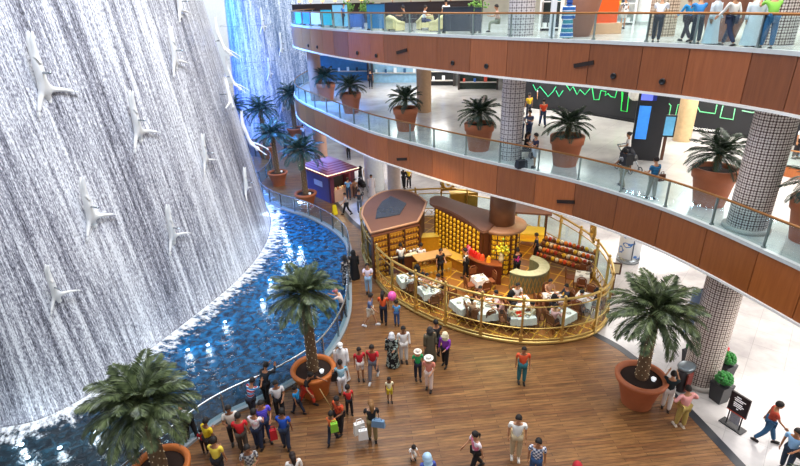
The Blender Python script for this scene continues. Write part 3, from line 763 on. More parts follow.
        q.build('hair', hm, t)
    elif head in ('scarf', 'ghutra'):
        q = MB(); n = 16; vs = []; fs = []; rr = []
        for i in range(9):
            ph = PI * .80 * i / 8
            for j in range(n):
                g = 2 * PI * j / n; front = max(0, -math.sin(g)); pp = ph * (1 - .36 * front ** 2)
                fl = 1 + (.5 if i > 6 else 0)
                vs.append((math.sin(pp) * math.cos(g) * .125 * fl, math.sin(pp) * math.sin(g) * .135 * fl + .012, .02 + math.cos(pp) * .15))
        for i in range(8):
            for j in range(n): fs.append((i * n + j, (i + 1) * n + j, (i + 1) * n + (j + 1) % n, i * n + (j + 1) % n))
        q.add(vs, fs, 0, True, H)
        q.lathe([(.15, -.21), (.12, -.12), (.085, -.085)], 14, (0, .02, 0), 0, False, H)
        if head == 'ghutra': q.lathe([(.112, .085), (.12, .095), (.112, .107)], 14, (0, .008, 0), 0, False, H); q.tube([(0, .10, .02), (0, .15, -.12), (0, .15, -.32)], [.09, .12, .13], 8, 0, True, False, H)
        q.build('headscarf', pm(hair, .8), t)
    elif head in ('cap', 'hat'):
        q = MB(); q.lathe([(.108, .045), (.112, .10), (.085, .15), (.002, .165)], 14, (0, 0, 0), 0, False, H)
        if head == 'hat': q.lathe([(.19, .04), (.11, .055)], 14, (0, 0, 0), 0, False, H)
        else: q.ball((0, -.11, .055), .07, 8, 0, H, (1, 1.1, .15))
        q.build('cap', pm(hair, .8), t)
    return t
def G(px, py, z=0.0): p = at(px, py, z); return (p.x, p.y, z)

def stripes(c1, c2, sc, vert=False, c3=None):
    m, nt, b, N, L = nodes('striped_cloth')
    tc = N('ShaderNodeTexCoord'); wv = N('ShaderNodeTexWave', i_Scale=sc); wv.bands_direction = 'X' if vert else 'Z'
    L(tc.outputs['Object'], wv.inputs[0]); st = [(0, hexl(c1)), (.5, hexl(c2))]
    if c3: st = [(0, hexl(c1)), (.38, hexl(c2)), (.7, hexl(c3))]
    r = ramp(N, st, 'CONSTANT'); L(wv.outputs['Fac'], r.inputs[0])
    L(r.outputs[0], b.inputs['Base Color']); b.inputs['Roughness'].default_value = .85
    return m
def plaid(c1, c2, sc):
    m, nt, b, N, L = nodes('checked_cloth')
    tc = N('ShaderNodeTexCoord'); ck = N('ShaderNodeTexChecker', i_Scale=sc); ck.inputs[1].default_value = hexl(c1) + (1,); ck.inputs[2].default_value = hexl(c2) + (1,)
    L(tc.outputs['Object'], ck.inputs[0]); L(ck.outputs[0], b.inputs['Base Color']); b.inputs['Roughness'].default_value = .85
    return m
def floral(c1, c2, sc=9):
    m, nt, b, N, L = nodes('patterned_cloth')
    tc = N('ShaderNodeTexCoord'); v = N('ShaderNodeTexNoise', i_Scale=sc, i_Detail=2.0); L(tc.outputs['Object'], v.inputs[0])
    r = ramp(N, [(0, hexl(c1)), (.53, hexl(c2))], 'CONSTANT'); L(v.outputs['Fac'], r.inputs[0]); L(r.outputs[0], b.inputs['Base Color']); b.inputs['Roughness'].default_value = .85
    return m
RB = stripes('#b03040', '#d8e4ee', 2.0, False, '#2f7fb8'); TQ = stripes('#2f9cc0', '#d9edf2', 6); BW = stripes('#15171d', '#c8ccd0', 1.6); PLD = plaid('#e6e4ea', '#4a5878', 16); PLG = plaid('#b8b4b0', '#4e4a52', 14)
DFL = floral('#1c1a20', '#a7a2a0', 11); BLS = stripes('#1b1c22', '#bfe3ee', 5); TDR = stripes('#2a8a9a', '#d8dcea', .85, False, '#1b5ea8')
BFL = floral('#0f0f12', '#9aa79c', 8); ORF = floral('#d8542a', '#b8321c', 9)

# by the pool rail and on the wooden floor
person(G(193, 439), 250, 1.75, 'man in black and white striped top leaning on the rail beside the left palm', BW, '#14161c', pose='lean', sleeve='long', shoes='#e8e8e8', skin=1)
person(G(213, 457), 150, 1.66, 'person in plain yellow top, the farther of two in yellow near the left palm', '#e8c51e', '#3a2f2c', pose='hold', skin=2)
person(G(222, 479), 170, 1.72, 'man in pale yellow shirt at the bottom edge, nearer of two in yellow', '#f0d24a', '#22242c', pose='hold', skin=1)
person(G(206, 452), 200, 1.05, 'small child in red top beside the two people in yellow', '#cc2028', '#33241e', pose='stand', skin=1)
person(G(236, 444), 20, 1.72, 'man in cream white shirt and dark trousers facing the red shirted man', '#e2d8cc', '#2a2426', pose='fold', skin=2)
person(G(245, 453), 190, 1.70, 'man in bright red shirt amid the group at the lower left', '#d3222a', '#4a4038', pose='hold', skin=1)
person(G(260, 448), 170, 1.68, 'man in white shirt with reddish print holding his arms, beside the purple shirted man', floral('#f2eeee', '#e4b4b8', 5), '#26324c', pose='fold', skin=1)
person(G(255, 486), 15, 1.74, 'man in grey checked shirt and tan trousers at the bottom edge', PLG, '#b8a078', pose='fold', skin=2)
person(G(267, 440), 30, 1.78, 'man in purple blue polo shirt standing in the lower left group', stripes('#4a3ac0', '#6458d0', 5), '#2c3c60', pose='hold', wide=1.1, skin=1)
person(G(254, 417), 160, 1.62, 'person in red, white and blue striped top looking over the pool rail', RB, '#2a2c3a', pose='lean', skin=1)
person(G(268, 403), 165, 1.72, 'person in black vest over green sleeves leaning on the pool rail', '#20242a', '#15171c', pose='lean', sleeve='long', skin=1)
person(G(281, 417), 20, 1.70, 'man in white shirt and black trousers beside the pool rail group', '#ece6e2', '#1a1a20', pose='hold', skin=1)
person(G(287, 448), 175, 1.68, 'man in royal blue shirt with pale bag strap in the lower left group', '#1f52b8', '#2b3850', pose='hold', skin=2)
person(G(298, 492), 200, 1.62, 'long haired woman in white top cut off by the bottom edge', '#efe6dc', '#403030', pose='stand', head='long', hair='#241510', sleeve='long')
person(G(299, 413), 240, 1.28, 'child in bright blue shirt stepping beside the woman in orange trousers', '#1f8fd0', '#1c2438', pose='walk', skin=1)
person(G(308, 404), 65, 1.66, 'woman in black top and orange red trousers reaching out beside the central pot', '#1b1718', '#d8402a', pose='reach', head='bun', skin=1)
person(G(343, 379), 10, 1.74, 'man in white tunic and white cap behind the turquoise striped figure', '#f0eceb', '#e6e2e0', head='cap', hair='#f4f4f4', sleeve='long', robe='#eceaea', pose='stand', skin=1)
person(G(343, 395), 190, 1.62, 'person in turquoise striped top and white trousers by the central palm', TQ, '#eeeef2', pose='hold', skin=1)
person(G(361, 379), 15, 1.55, 'boy in red t-shirt and white shorts beside the man in red', '#c41f2c', '#e8dcd4', legs='short', pose='stand', skin=1)
person(G(374, 379), 350, 1.74, 'man in red t-shirt and grey jeans striding on the wooden floor', '#c8222e', '#6e6e78', pose='stride', skin=1, shoes='#d8d8d8')
person(G(390, 401), 10, 1.12, 'small child in cream vest and yellow shorts alone on the wooden floor', '#f2e6c0', '#d8c030', legs='short', pose='stand', skin=2)
person(G(350, 414), 200, 1.30, 'boy in red shirt and black trousers behind the orange dressed woman', '#d02828', '#1a1a20', pose='hold', skin=1)
person(G(341, 432), 320, 1.62, 'woman in orange red patterned tunic and dark trousers', ORF, '#1e1a20', pose='hold', head='hair', skin=2, wide=1.12)
person(G(333, 441), 170, 1.28, 'child in orange top with green backpack at the lower centre', '#e8703a', '#232838', pose='stride', skin=2)
person(G(373, 440), 185, 1.70, 'woman in black t-shirt and olive trousers carrying white shopping bags', '#18181c', '#8a7850', pose='hold', head='long', hair='#8a6238', skin=3)
person(G(412, 457), 20, .92, 'toddler in white crouching on the wooden floor at the bottom', '#f2eee8', '#e8e0d8', pose='crouch', skin=1)
person(G(428, 494), 190, 1.62, 'woman in pale blue headscarf and blue top cut off at the bottom edge', '#4a58a8', '#34406a', head='scarf', hair='#b8d8f0', sleeve='long')
person(G(475, 470), 290, 1.68, 'woman in pink and white top and black trousers walking left at the bottom', floral('#f4e4ea', '#e87a98', 3), '#17171b', pose='walk', head='pony', skin=0)
person(G(515, 457), 350, 1.80, 'tall man in white t-shirt and cream trousers at the bottom right of centre', '#f6f2ea', '#cdb893', pose='stand', wide=1.1, skin=0, shoes='#e8e0d4')
person(G(534, 480), 345, 1.74, 'man in blue and white checked shirt cut off by the bottom edge', PLD, '#3a5a86', pose='stand', skin=1)
person(G(572, 505), 180, 1.66, 'person of whom only a red hooded head shows at the bottom edge', '#a82028', '#301418', head='scarf', hair='#b3212c', sleeve='long')
person(G(521, 382), 355, 1.68, 'woman in orange top and teal trousers walking alone below the restaurant', '#e0552c', '#2f7078', pose='stand', head='hair', sleeve='short', skin=1, wide=1.1)
person(G(418, 379), 10, 1.45, 'girl in green t-shirt and dark trousers on the wooden floor', '#22a660', '#1c2438', pose='stand', head='hat', hair='#e8d8c8', skin=0)
person(G(429, 389), 345, 1.62, 'woman in salmon pink top and white skirt with white hat', '#e8907c', '#f0d8cc', head='hat', hair='#f2ece0', pose='hold', skin=0, robe=None)
person(G(436, 355), 200, 1.74, 'man in black shirt standing behind the woman in olive coat', '#1c1a1e', '#20283a', pose='fold', skin=1)
person(G(430, 360), 20, 1.64, 'woman in olive grey coat standing beside the man in black', '#5c5644', '#2c2824', head='scarf', hair='#3a3634', sleeve='long', robe='#5c5644')
person(G(445, 365), 330, 1.64, 'woman in purple tunic with cream headscarf and black trousers', '#8a3aa8', '#16161a', head='scarf', hair='#e8dcb8', sleeve='long', pose='hold')
person(G(393, 365), 350, 1.62, 'woman in black patterned robe and white headscarf walking with man in white', BFL, '#101014', head='scarf', hair='#d8d8da', robe=BFL, pose='hold')
person(G(404, 361), 10, 1.74, 'man in long white shirt and white trousers beside the patterned robe', '#efe9e6', '#e8e2dc', pose='stand', sleeve='long', skin=2)
person(G(371, 325), 80, 1.74, 'man in slate blue t-shirt and cream shorts striding right', '#6878a0', '#e8dcc8', legs='short', pose='walk', skin=0, shoes='#e8e8e8')
person(G(384, 323), 175, 1.70, 'woman in bright orange top with long dark hair seen from behind', '#f0602a', '#1c2438', pose='hold', head='long', skin=0)
person(G(397, 325), 170, 1.32, 'child in sky blue top next to the pink balloon', '#5aa0d8', '#3a5a90', pose='stand', skin=0)
person(G(344, 319), 260, 1.66, 'person in pink cap and beige top standing at the pool rail', '#d8c4b8', '#3c3a40', head='cap', hair='#d86878', pose='lean', skin=0)
person(G(369, 293), 0, 1.74, 'man in lilac white t-shirt and light blue jeans looking at his phone', '#e8dcee', '#9cc0e0', pose='phone', skin=0)
person(G(355, 278), 200, 1.66, 'woman in plain black robe and black headscarf near the pool rail', '#101014', '#101014', head='scarf', hair='#0e0e12', robe='#101014')
person(G(347, 283), 225, 1.62, 'woman in dark floral robe leaning towards the pool rail', DFL, '#101014', head='scarf', hair='#18181c', robe=DFL)
# right marble floor
person(G(665, 409), 150, 1.70, 'woman in dark teal top and white trousers taking a photo by the bin', '#16282c', '#f0ece8', pose='photo', head='hair', skin=0)
person(G(679, 426), 190, 1.74, 'man in pink shirt and khaki trousers beside the right pot', '#f0a8a4', '#b8a058', pose='akimbo', sleeve='long', skin=0, wide=1.1, shoes='#e8dcc8')
person(G(764, 441), 60, 1.74, 'man in rust red printed t-shirt and blue jeans walking at the right', floral('#b8442c', '#a83a28', 5), '#2c5a80', pose='walk', skin=1)
person(G(783, 470), 300, 1.74, 'man in light blue t-shirt with black shoulder bag at the right edge', '#8cb8e0', '#1c2c40', pose='hold', skin=1)
person(G(803, 442), 300, 1.70, 'person in blue cut off by the right edge of the photo', '#2c6ca0', '#25303c', pose='stand', skin=1)
# round the market stall
person(G(349, 199), 185, 1.70, 'man in light blue shirt standing at the market stall counter', '#7cb0dc', '#3a4458', pose='hold', skin=0)
person(G(347, 214), 290, 1.64, 'woman in beige top and dark trousers striding past the stall', '#b8a8a0', '#1c1c24', pose='stride', head='hair')
person(G(360, 212), 190, 1.70, 'man in dark grey shirt and grey trousers facing the stroller group', '#34343c', '#6c7078', pose='hold')
person(G(361, 186), 90, 1.68, 'woman in black coat beside the pale stroller group', '#1a1a20', '#1a1a20', robe='#1a1a20', head='scarf', hair='#26222a')
person(G(367, 184), 20, 1.74, 'man in cream clothes standing behind the stroller', '#e8dcc8', '#e0d4c0', pose='stand', head='hair')
person(G(372, 196), 10, 1.72, 'man in pinkish white robe in front of the white column', '#e8d4d0', '#e0d4d0', robe='#eadedb', head='hair')
person(G(324, 160), 200, 1.68, 'far person in grey at the foot of the plain tan column', '#888890', '#50505a', pose='stand')
person(G(349, 159), 180, 1.72, 'person in black under the edge of the middle balcony, behind the stall', '#18181c', '#141418', pose='stand')
person(G(404, 188), 150, 1.72, 'person in black jacket beyond the brown oval roof', '#1c1a20', '#15151a', sleeve='long', pose='hold', head='long')
person(G(409, 187), 200, 1.66, 'person in black and yellow beyond the brown oval roof', '#e0b828', '#1a1a20', pose='hold', head='hair')
person(G(304, 140), 200, 1.70, 'far person in white beside the tall far palm', '#e8ecf0', '#505a68', pose='stand')
person(G(286, 155), 220, 1.70, 'far person in dark clothes among the back palms', '#1c2430', '#18202c', pose='walk')
person(G(246, 173), 100, 1.66, 'far person in pink at the small curved rail by the waterfall edge', '#d05a68', '#303848', pose='lean')
# middle level
person(G(621, 187, MID), 190, 1.72, 'man in grey striped shirt with black backpack at the middle rail', stripes('#c8c8c8', '#3a3a40', 6), '#8a8068', pose='stride', skin=1)
person(G(650, 198, MID), 200, 1.74, 'man in blue striped shirt and grey trousers leaning to the middle rail', stripes('#2f88c0', '#16486c', 5), '#a09a8c', pose='hold', skin=0)
person(G(625, 166, MID), 250, 1.68, 'woman in white with pram on the middle level', '#f0ece8', '#4a3c38', pose='hold', head='bun')
person(G(520, 140, MID), 30, 1.66, 'woman in grey blue top talking beside the central column', '#8fa0b4', '#3a4a68', pose='hold', head='hair')
person(G(528, 140, MID), 320, 1.76, 'man in denim blue shirt talking beside the central column', '#5a6a90', '#3a4868', pose='fold')
person(G(534, 167, MID), 280, 1.70, 'man in dark navy shirt and white shorts at the middle rail', '#2c2a44', '#d8d4e0', legs='short', pose='fold')
person((6.75 * MSC, 26.3 * MSC, MID), 60, 1.66, 'seated woman in black beside the central column', '#17171c', '#1a1c24', pose='sit', head='long', seat=.45)
person(G(542, 126, MID), 180, 1.76, 'man in bright orange red shirt walking away on the middle level', '#e84a22', '#2c3c58', pose='walk')
person(G(528, 118, MID), 200, 1.70, 'person in yellow top on the middle level behind the talking pair', '#e8c020', '#3a3c48', pose='stand')
person(G(539, 108, MID), 180, 1.74, 'leftmost of three in white shirts walking away far back on the middle level', '#f2f2f4', '#1c1c22', pose='walk')
person(G(547, 106, MID), 180, 1.74, 'middle one of three in white shirts far back on the middle level', '#f2f2f4', '#1c1c22', pose='stride')
person(G(553, 105, MID), 180, 1.74, 'rightmost of three in white shirts far back on the middle level', '#f2f2f4', '#1c1c22', pose='walk')
person(G(438, 84, MID), 160, 1.72, 'far person in pale green before the dark shelves on the middle level', '#b8dcd0', '#384450', pose='stand')
person(G(463, 88, MID), 190, 1.72, 'far person in white before the shop on the middle level', '#eceef2', '#586070', pose='stand')
person(G(371, 88, MID), 190, 1.72, 'far person in navy behind the second palm on the middle level', '#1c2438', '#1a2030', pose='stand')
person(G(794, 158, MID), 30, 1.72, 'person in white behind the far railing at the right of the middle level', '#f2eef0', '#2a2628', pose='stand')
person(G(800, 158, MID), 330, 1.72, 'person in pink and white behind the far railing at the right edge', '#e8b8b8', '#90a8c0', pose='fold')
# top level, cut by the top edge
person(G(655, 42, TOP), 150, 1.78, 'man in white shirt and navy trousers on the top level, left of the visitors', '#e8eaf4', '#1c2236', pose='lean', sleeve='long')
person(G(684, 41, TOP), 200, 1.70, 'person in bright blue tunic on the top level', '#2c9ad8', '#28202c', pose='stride', sleeve='long')
person(G(694, 43.5, TOP), 165, 1.76, 'man in blue shirt and dark jeans leaning on the top handrail', '#2f7fc0', '#22303c', pose='lean')
person(G(709, 44, TOP), 30, 1.74, 'man in pale bluish white robe between two visitors on the top level', '#dfe8f0', '#d0e0ec', robe='#d4e2ec', sleeve='long')
person(G(726, 46, TOP), 200, 1.80, 'man in white shirt and navy jeans among the top level visitors', '#f0ece4', '#22304c', pose='stride', sleeve='long')
person(G(749, 46, TOP), 340, 1.74, 'person in white robe beside the green shirted man on the top level', '#e6eef4', '#e0e8f0', robe='#e2ecf4', sleeve='long', wide=1.15)
person(G(765, 48.5, TOP), 170, 1.84, 'man in lime green shirt and blue jeans leaning on the top handrail', '#8cd050', '#2a6a98', pose='lean', wide=1.1)
person(G(566, 38, TOP), 160, 1.68, 'woman in teal and white striped long dress on the top level', TDR, '#2a8a9a', robe=TDR, head='scarf', hair='#2450a0')
person(G(612, 29, TOP), 170, 1.74, 'tanned person in shorts near the white shop on the top level', '#d8b84a', '#2c4a70', legs='short', pose='stand')
person(G(622, 28, TOP), 200, 1.66, 'person in patterned shirt near the white shop on the top level', floral('#e8e4e0', '#3a3a40'), '#d8d4d0', legs='short', pose='stand')
person(G(345, 27, TOP), 30, 1.66, 'person in blue behind the bluish partition on the top level', '#3a70b0', '#16243c', pose='hold')

# ------------------------------------------------------------------ round restaurant
RP = [(-2.3, 28.3), (-2.0, 25.8), (-1.45, 24.0), (-.71, 22.2), (.17, 21.0), (1.27, 19.85), (2.75, 18.75), (4.15, 18.1), (5.65, 17.8), (7.2, 17.95), (8.4, 18.45), (9.3, 19.5), (9.85, 21.2), (9.95, 23.3), (9.5, 25.3), (8.6, 27.4), (7.1, 29.4), (5, 30.9), (2.5, 31.7), (0, 31.3), (-1.6, 30.2)]
rl = resample(spline(RP, .2, True), step=.25, closed=True)
def mb_tile():
    m, nt, b, N, L = nodes('gold_grid_floor')
    tc = N('ShaderNodeTexCoord'); br = N('ShaderNodeTexBrick'); br.offset = 0
    for k, v in (('Scale', 1.0), ('Brick Width', .8), ('Row Height', .8), ('Mortar Size', .035)): br.inputs[k].default_value = v
    br.inputs['Color1'].default_value = hexl('#8a5a30') + (1,); br.inputs['Color2'].default_value = hexl('#a06a34') + (1,); br.inputs['Mortar'].default_value = hexl('#e0b040') + (1,)
    mp = N('ShaderNodeMapping'); mp.inputs['Rotation'].default_value = (0, 0, .6); L(tc.outputs['Object'], mp.inputs[0]); L(mp.outputs[0], br.inputs['Vector'])
    L(br.outputs['Color'], b.inputs['Base Color']); b.inputs['Roughness'].default_value = .3; return m
t = thing('restaurant_platform', 'low round platform with gold rim carrying the open restaurant', 'platform')
b = MB(); b.prism([(p[0], p[1]) for p in rl], .006, .15); b.build('floor_deck', mb_tile(), t)
cl = rl + [rl[0]]
b = MB(); b.tube([(p[0], p[1], .08) for p in rl], .09, 8, closed=True); b.build('rim', GOLD, t)
rr_ = thing('restaurant_railing', 'ornate gold railing with glass running round the open restaurant', 'railing')
def ring_tube(name, z, r, mat, n=8):
    q = MB(); q.tube([(p[0], p[1], z) for p in rl], r, n, closed=True); q.build(name, mat, rr_)
ring_tube('top_rail', 2.18, .058, GOLD); ring_tube('upper_rail', 1.86, .03, GOLD, 6); ring_tube('middle_rail', .80, .035, GOLD, 6); ring_tube('bottom_rail', .24, .045, GOLD, 6)
posts = resample(rl, n=24, closed=True)
for i, p in enumerate(posts):
    j = min(range(len(rl)), key=lambda k: math.dist(rl[k], p)); nx = rl[(j + 1) % len(rl)]; an = math.atan2(nx[1] - p[1], nx[0] - p[0])
    q = MB(); q.box((p[0], p[1], 1.15), (.085, .11, 2.0), an); q.box((p[0], p[1], .3), (.14, .16, .3), an); q.box((p[0], p[1], 1.95), (.13, .15, .12), an); q.ball((p[0], p[1], 2.28), .075, 8); q.build('post', GOLD, rr_)
    p2 = posts[(i + 1) % len(posts)]; j2 = min(range(len(rl)), key=lambda k: math.dist(rl[k], p2))
    seg = rl[j:j2 + 1] if j2 > j else rl[j:] + rl[:j2 + 1]
    if len(seg) > 2:
        q = MB(); q.strip(seg, .85, 1.84, -.01); q.build('glass_panel', GLASS, rr_)
        q = MB(); n = 4
        for s in range(n):
            a = Vector(p).lerp(Vector(p2), s / n); c = Vector(p).lerp(Vector(p2), (s + 1) / n)
            q.tube([(a.x, a.y, .26), (c.x, c.y, .78)], .016, 4); q.tube([(a.x, a.y, .78), (c.x, c.y, .26)], .016, 4)
            mcc = (a + c) / 2; q.ball((mcc.x, mcc.y, .52), .05, 6)
        q.build('lattice', GOLD, rr_)
def crest(px, py, lab, x, y, face):
    t = thing('gold_crest', lab, 'ornament', (x, y, 2.2), face)
    q = MB(); q.box((0, 0, .08), (1.0, .12, .14)); q.build('base', GOLD, t)
    q = MB(); q.tube([(math.cos(g) * .34, 0, .48 + math.sin(g) * .34) for g in [2 * PI * i / 20 for i in range(20)]], .07, 8, closed=True); q.build('ring', GOLDP, t)
    q = MB()
    for s in (-1, 1): q.tube([(s * .3, 0, .2), (s * .5, 0, .5), (s * .38, 0, .8), (s * .52, 0, .98)], [.08, .07, .06, .03], 6); q.ball((s * .5, 0, 1.0), .08, 8)
    q.ball((0, 0, .48), .16, 8); q.ball((0, 0, .95), .12, 8); q.build('scrolls', GOLD, t)
crest(0, 0, 'gold scroll crest on the right side of the restaurant railing', 9.75, 23.4, 1.4)
crest(0, 0, 'gold scroll crest on the far side of the restaurant railing', 3.2, 31.2, 0.1)

# oval-roofed shop block
PF = .15
R1 = [at(*p, 2.75).xy for p in ((361.5, 214), (364, 205), (371, 197.5), (380, 192.5), (390, 190), (402, 189.5), (412, 192), (421, 197), (426.5, 201.5), (423, 211), (417.5, 221), (395, 226.5), (371, 232.5))]
c1 = sum(R1, Vector((0, 0))) / len(R1)
R1s = spline([tuple(p) for p in R1[:9]], .15) + [tuple(R1[9]), tuple(R1[10]), tuple(R1[11]), tuple(R1[12])]
bl = thing('shop_block', 'shop block under a flat brown oval roof with a dark skylight', 'shop')
ROOF = pm('#6c4a3e', .55, 0, .12, 2); SHELF = pm('#5a2f1a', .5, 0, .2)
b = MB(); b.prism(R1s, 2.62, 2.76); b.build('roof', ROOF, bl)
b = MB(); b.tube([(p[0], p[1], 2.74) for p in R1s], .07, 6, closed=True); b.build('roof_edge', pm('#b58a6c', .4), bl)
SK = [at(*p, 2.76).xy for p in ((375.5, 218.5), (377, 209), (382, 201.5), (391, 196), (398, 199), (406.5, 203.5), (400, 214), (388, 216.5))]
b = MB(); b.prism([tuple(p) for p in SK], 2.762, 2.80); b.build('skylight', pm('#39424f', .15), bl)
ins = [tuple(c1.lerp(Vector(p), .93)) for p in R1s]
b = MB(); b.prism(ins, PF, 2.62); b.build('walls', SHELF, bl)
# front wall with lit shelves, between the two front roof corners
A = Vector(R1s[-1]); B = Vector(R1s[-3])
LITW = pm('#d89a38', .5, 0, .2, 4, .35)
def shelf_wall(root, a, c, z0, z1, rows, name='shelf', back=LITW, dep=.22, div=None):
    d = (c - a); L = d.length; e = d / L; n = Vector((e.y, -e.x)); an = math.atan2(e.y, e.x); m = (a + c) / 2
    q = MB(); q.box((m.x + n.x * .02, m.y + n.y * .02, (z0 + z1) / 2), (L, .04, z1 - z0), an); q.build('lit_back', back, root)
    for i in range(rows + 1):
        z = z0 + (z1 - z0) * i / rows; q = MB(); q.box((m.x + n.x * dep * .5, m.y + n.y * dep * .5, z), (L, dep, .035), an); q.build(name, SHELF, root)
    for i in range((div or 3) + 1):
        p = a.lerp(c, i / (div or 3)); q = MB(); q.box((p.x + n.x * dep * .55, p.y + n.y * dep * .55, (z0 + z1) / 2), (.06, dep * 1.1, z1 - z0), an); q.build('upright', SHELF, root)
    return a, e, n, L
tin0 = None
TINM = [pm('#e8b020', .35, .3, .1, 6, .12), pm('#d89a2c', .35, .4, .1, 6), pm('#c8862c', .4, .2)]
def tins(a, c, z0, z1, rows, cols, label, group, sz=(.075, .16), mi=0, dep=.13, proto=[None]):
    d = (c - a); L = d.length; e = d / L; n = Vector((e.y, -e.x))
    q = MB(); q.lathe([(sz[0], 0), (sz[0], sz[1] * .8), (sz[0] * .92, sz[1] * .82), (sz[0] * .92, sz[1]), (.001, sz[1])], 8)
    first = None
    for r in range(rows):
        z = z0 + (z1 - z0) * r / rows + .02
        for k in range(cols):
            p = a.lerp(c, (k + .5) / cols) + n * dep
            if first is None: first = q.build('tea_tin', TINM[mi]); o = first
            else: o = first.copy(); COL.objects.link(o)
            o.location = (p.x, p.y, z); tag(o, label, 'tin', group)
nrm_flip = False
def facing(a, c):
    e = (c - a).normalized(); n = Vector((e.y, -e.x))
    return (a, c) if n.y < 0 else (c, a)
a, c = facing(A, B); shelf_wall(bl, a, c, PF, 2.6, 7, div=3)
tins(a, c, PF, 2.6, 7, 16, 'small golden tin on the shelves of the wall under the oval brown roof', 'golden tins under the oval roof', (.06, .15), 1)
# second block: long roof on the golden tin wall
R2 = [at(*p, 2.85).xy for p in ((429.5, 201), (431, 197), (437, 195.2), (446, 196.5), (463, 202.5), (490, 210), (505, 214), (496, 222), (484, 230.5), (470, 221.5), (456, 213), (441, 206.5), (433, 204.5))]
b2 = thing('display_wall', 'tall golden display wall under a long narrow brown roof', 'display wall')
b = MB(); b.prism(spline([tuple(p) for p in R2], .15, True), 2.72, 2.86); b.build('roof', ROOF, b2)
wa = at(437, 206.5, 2.7).xy; wb = at(482.5, 229.5, 2.7).xy; a, c = facing(wa, wb)
off_ = Vector((.05, .4)); e = (c - a).normalized(); n = Vector((e.y, -e.x))
q = MB(); m = (a + c) / 2 - n * .3; q.box((m.x, m.y, (PF + 2.72) / 2), ((c - a).length + .2, .5, 2.72 - PF), math.atan2(e.y, e.x)); q.build('core', SHELF, b2)
LITY = pm('#f0b428', .5, 0, .15, 4, .55)
shelf_wall(b2, a, c, PF, 2.7, 9, back=LITY, dep=.14, div=12)
tins(a, c, PF, 2.7, 9, 12, 'round yellow gold tin on the tall golden display wall', 'yellow tins on the long display wall', (.10, .21), 0, .10)
# drum round the central column
cc = Vector((5.35, 24.55))
dr = thing('round_display', 'round golden display drum below the wood clad column', 'display', (cc.x, cc.y, PF))
q = MB(); q.lathe([(.85, 0), (.85, 2.35)], 32); q.build('core', LITY, dr)
q = MB(); q.lathe([(1.05, 2.3), (1.25, 2.42), (1.3, 2.55), (1.28, 2.6), (.6, 2.62)], 40); q.build('canopy_ring', pm('#9a7460', .45), dr)
for i in range(16):
    g = 2 * PI * i / 16; q = MB(); q.box((.92 * math.cos(g), .92 * math.sin(g), 1.16), (.14, .05, 2.32), g); q.build('upright', SHELF, dr)
for r in range(8):
    q = MB(); q.lathe([(.85, .28 * r), (.99, .28 * r), (.99, .28 * r + .03), (.85, .28 * r + .03)], 32, cap=False); q.build('shelf', SHELF, dr)
f = None
for r in range(8):
    for i in range(16):
        g = 2 * PI * (i + .5) / 16
        if math.sin(g) > .25: continue
        if f is None:
            q = MB(); q.lathe([(.085, 0), (.085, .17), (.07, .18), (.07, .21), (.001, .21)], 8); f = q.build('tea_tin', TINM[0]); o = f
        else: o = f.copy(); COL.objects.link(o)
        o.location = (cc.x + .91 * math.cos(g), cc.y + .91 * math.sin(g), PF + .28 * r + .035); tag(o, 'yellow gold tin on the round drum below the wood clad column', 'tin', 'yellow tins on the round drum')
t = thing('column', 'brown wood clad column rising through the round golden drum', 'column', (cc.x, cc.y, 2.78)); q = MB(); q.lathe([(.66, 0), (.66, MID_SOF - 2.68)], 40); q.build('cladding', pm('#6e4a36', .45, 0, .2, 3), t)
# counters
def arc_counter(name, label, cat, cx, cy, r0, r1, a0, a1, h, matb, matt, z=PF):
    t = thing(name, label, cat, (cx, cy, z)); n = 18
    def ring(rA, rB, zA, zB, mat, nm):
        pl = [(rA * math.cos(math.radians(a0 + (a1 - a0) * i / n)), rA * math.sin(math.radians(a0 + (a1 - a0) * i / n))) for i in range(n + 1)]
        pr = [(rB * math.cos(math.radians(a0 + (a1 - a0) * i / n)), rB * math.sin(math.radians(a0 + (a1 - a0) * i / n))) for i in range(n + 1)]
        q = MB(); q.prism(pl + pr[::-1], zA, zB); q.build(nm, mat, t)
    ring(r0, r1, 0, h, matb, 'body'); ring(r0 - .06, r1 + .06, h, h + .05, matt, 'top'); return t
MAH = pm('#5a2416', .35, 0, .2, 4)
arc_counter('service_counter', 'curved dark red wooden counter in front of the golden drum', 'counter', cc.x, cc.y, 1.5, 2.0, 175, 262, 1.05, MAH, pm('#8a4a2a', .3))
for i, (g, hx) in enumerate(((186, '#e84a6a'), (193, '#f08aa0'), (200, '#e83028'), (207, '#e83028'), (214, '#e02a22'), (221, '#e8402c'), (228, '#e85a2c'), (240, '#f0a020'))):
    gg = math.radians(g); q = MB(); q.box((0, 0, .13), (.2, .2, .26), gg, taper=.8); q.ball((0, 0, .28), .08, 8)
    o = q.build('gift_box', pm(hx, .4), None, (cc.x + 1.75 * math.cos(gg), cc.y + 1.75 * math.sin(gg), PF + 1.1)); tag(o, 'small pink to red wrapped box on the curved dark red counter', 'box', 'wrapped boxes on the curved counter')
t = thing('flower_vase', 'vase of yellow and green flowers at the foot of the golden drum', 'flowers', (cc.x - .25, cc.y - 1.55, PF + 1.1))
q = MB(); q.lathe([(.10, 0), (.14, .2), (.08, .42), (.11, .5)], 12); q.build('vase', pm('#d8c8a0', .3), t)
q = MB(); rnd = random.Random(4)
for i in range(40): q.ball((rnd.gauss(0, .18), rnd.gauss(0, .18), .72 + rnd.gauss(0, .16)), .07, 5)
q.build('flowers', m_leaf('yellow_flowers', '#7a9a28', '#f0d020'), t)
ctr2 = arc_counter('display_counter', 'curved pale glass counter with gold lattice right of the drum', 'counter', 6.3, 22.75, .72, 1.12, 215, 420, 1.0, pm('#8a9070', .3, .2, .3), pm('#b8bc9c', .2, 0, .3, 8))
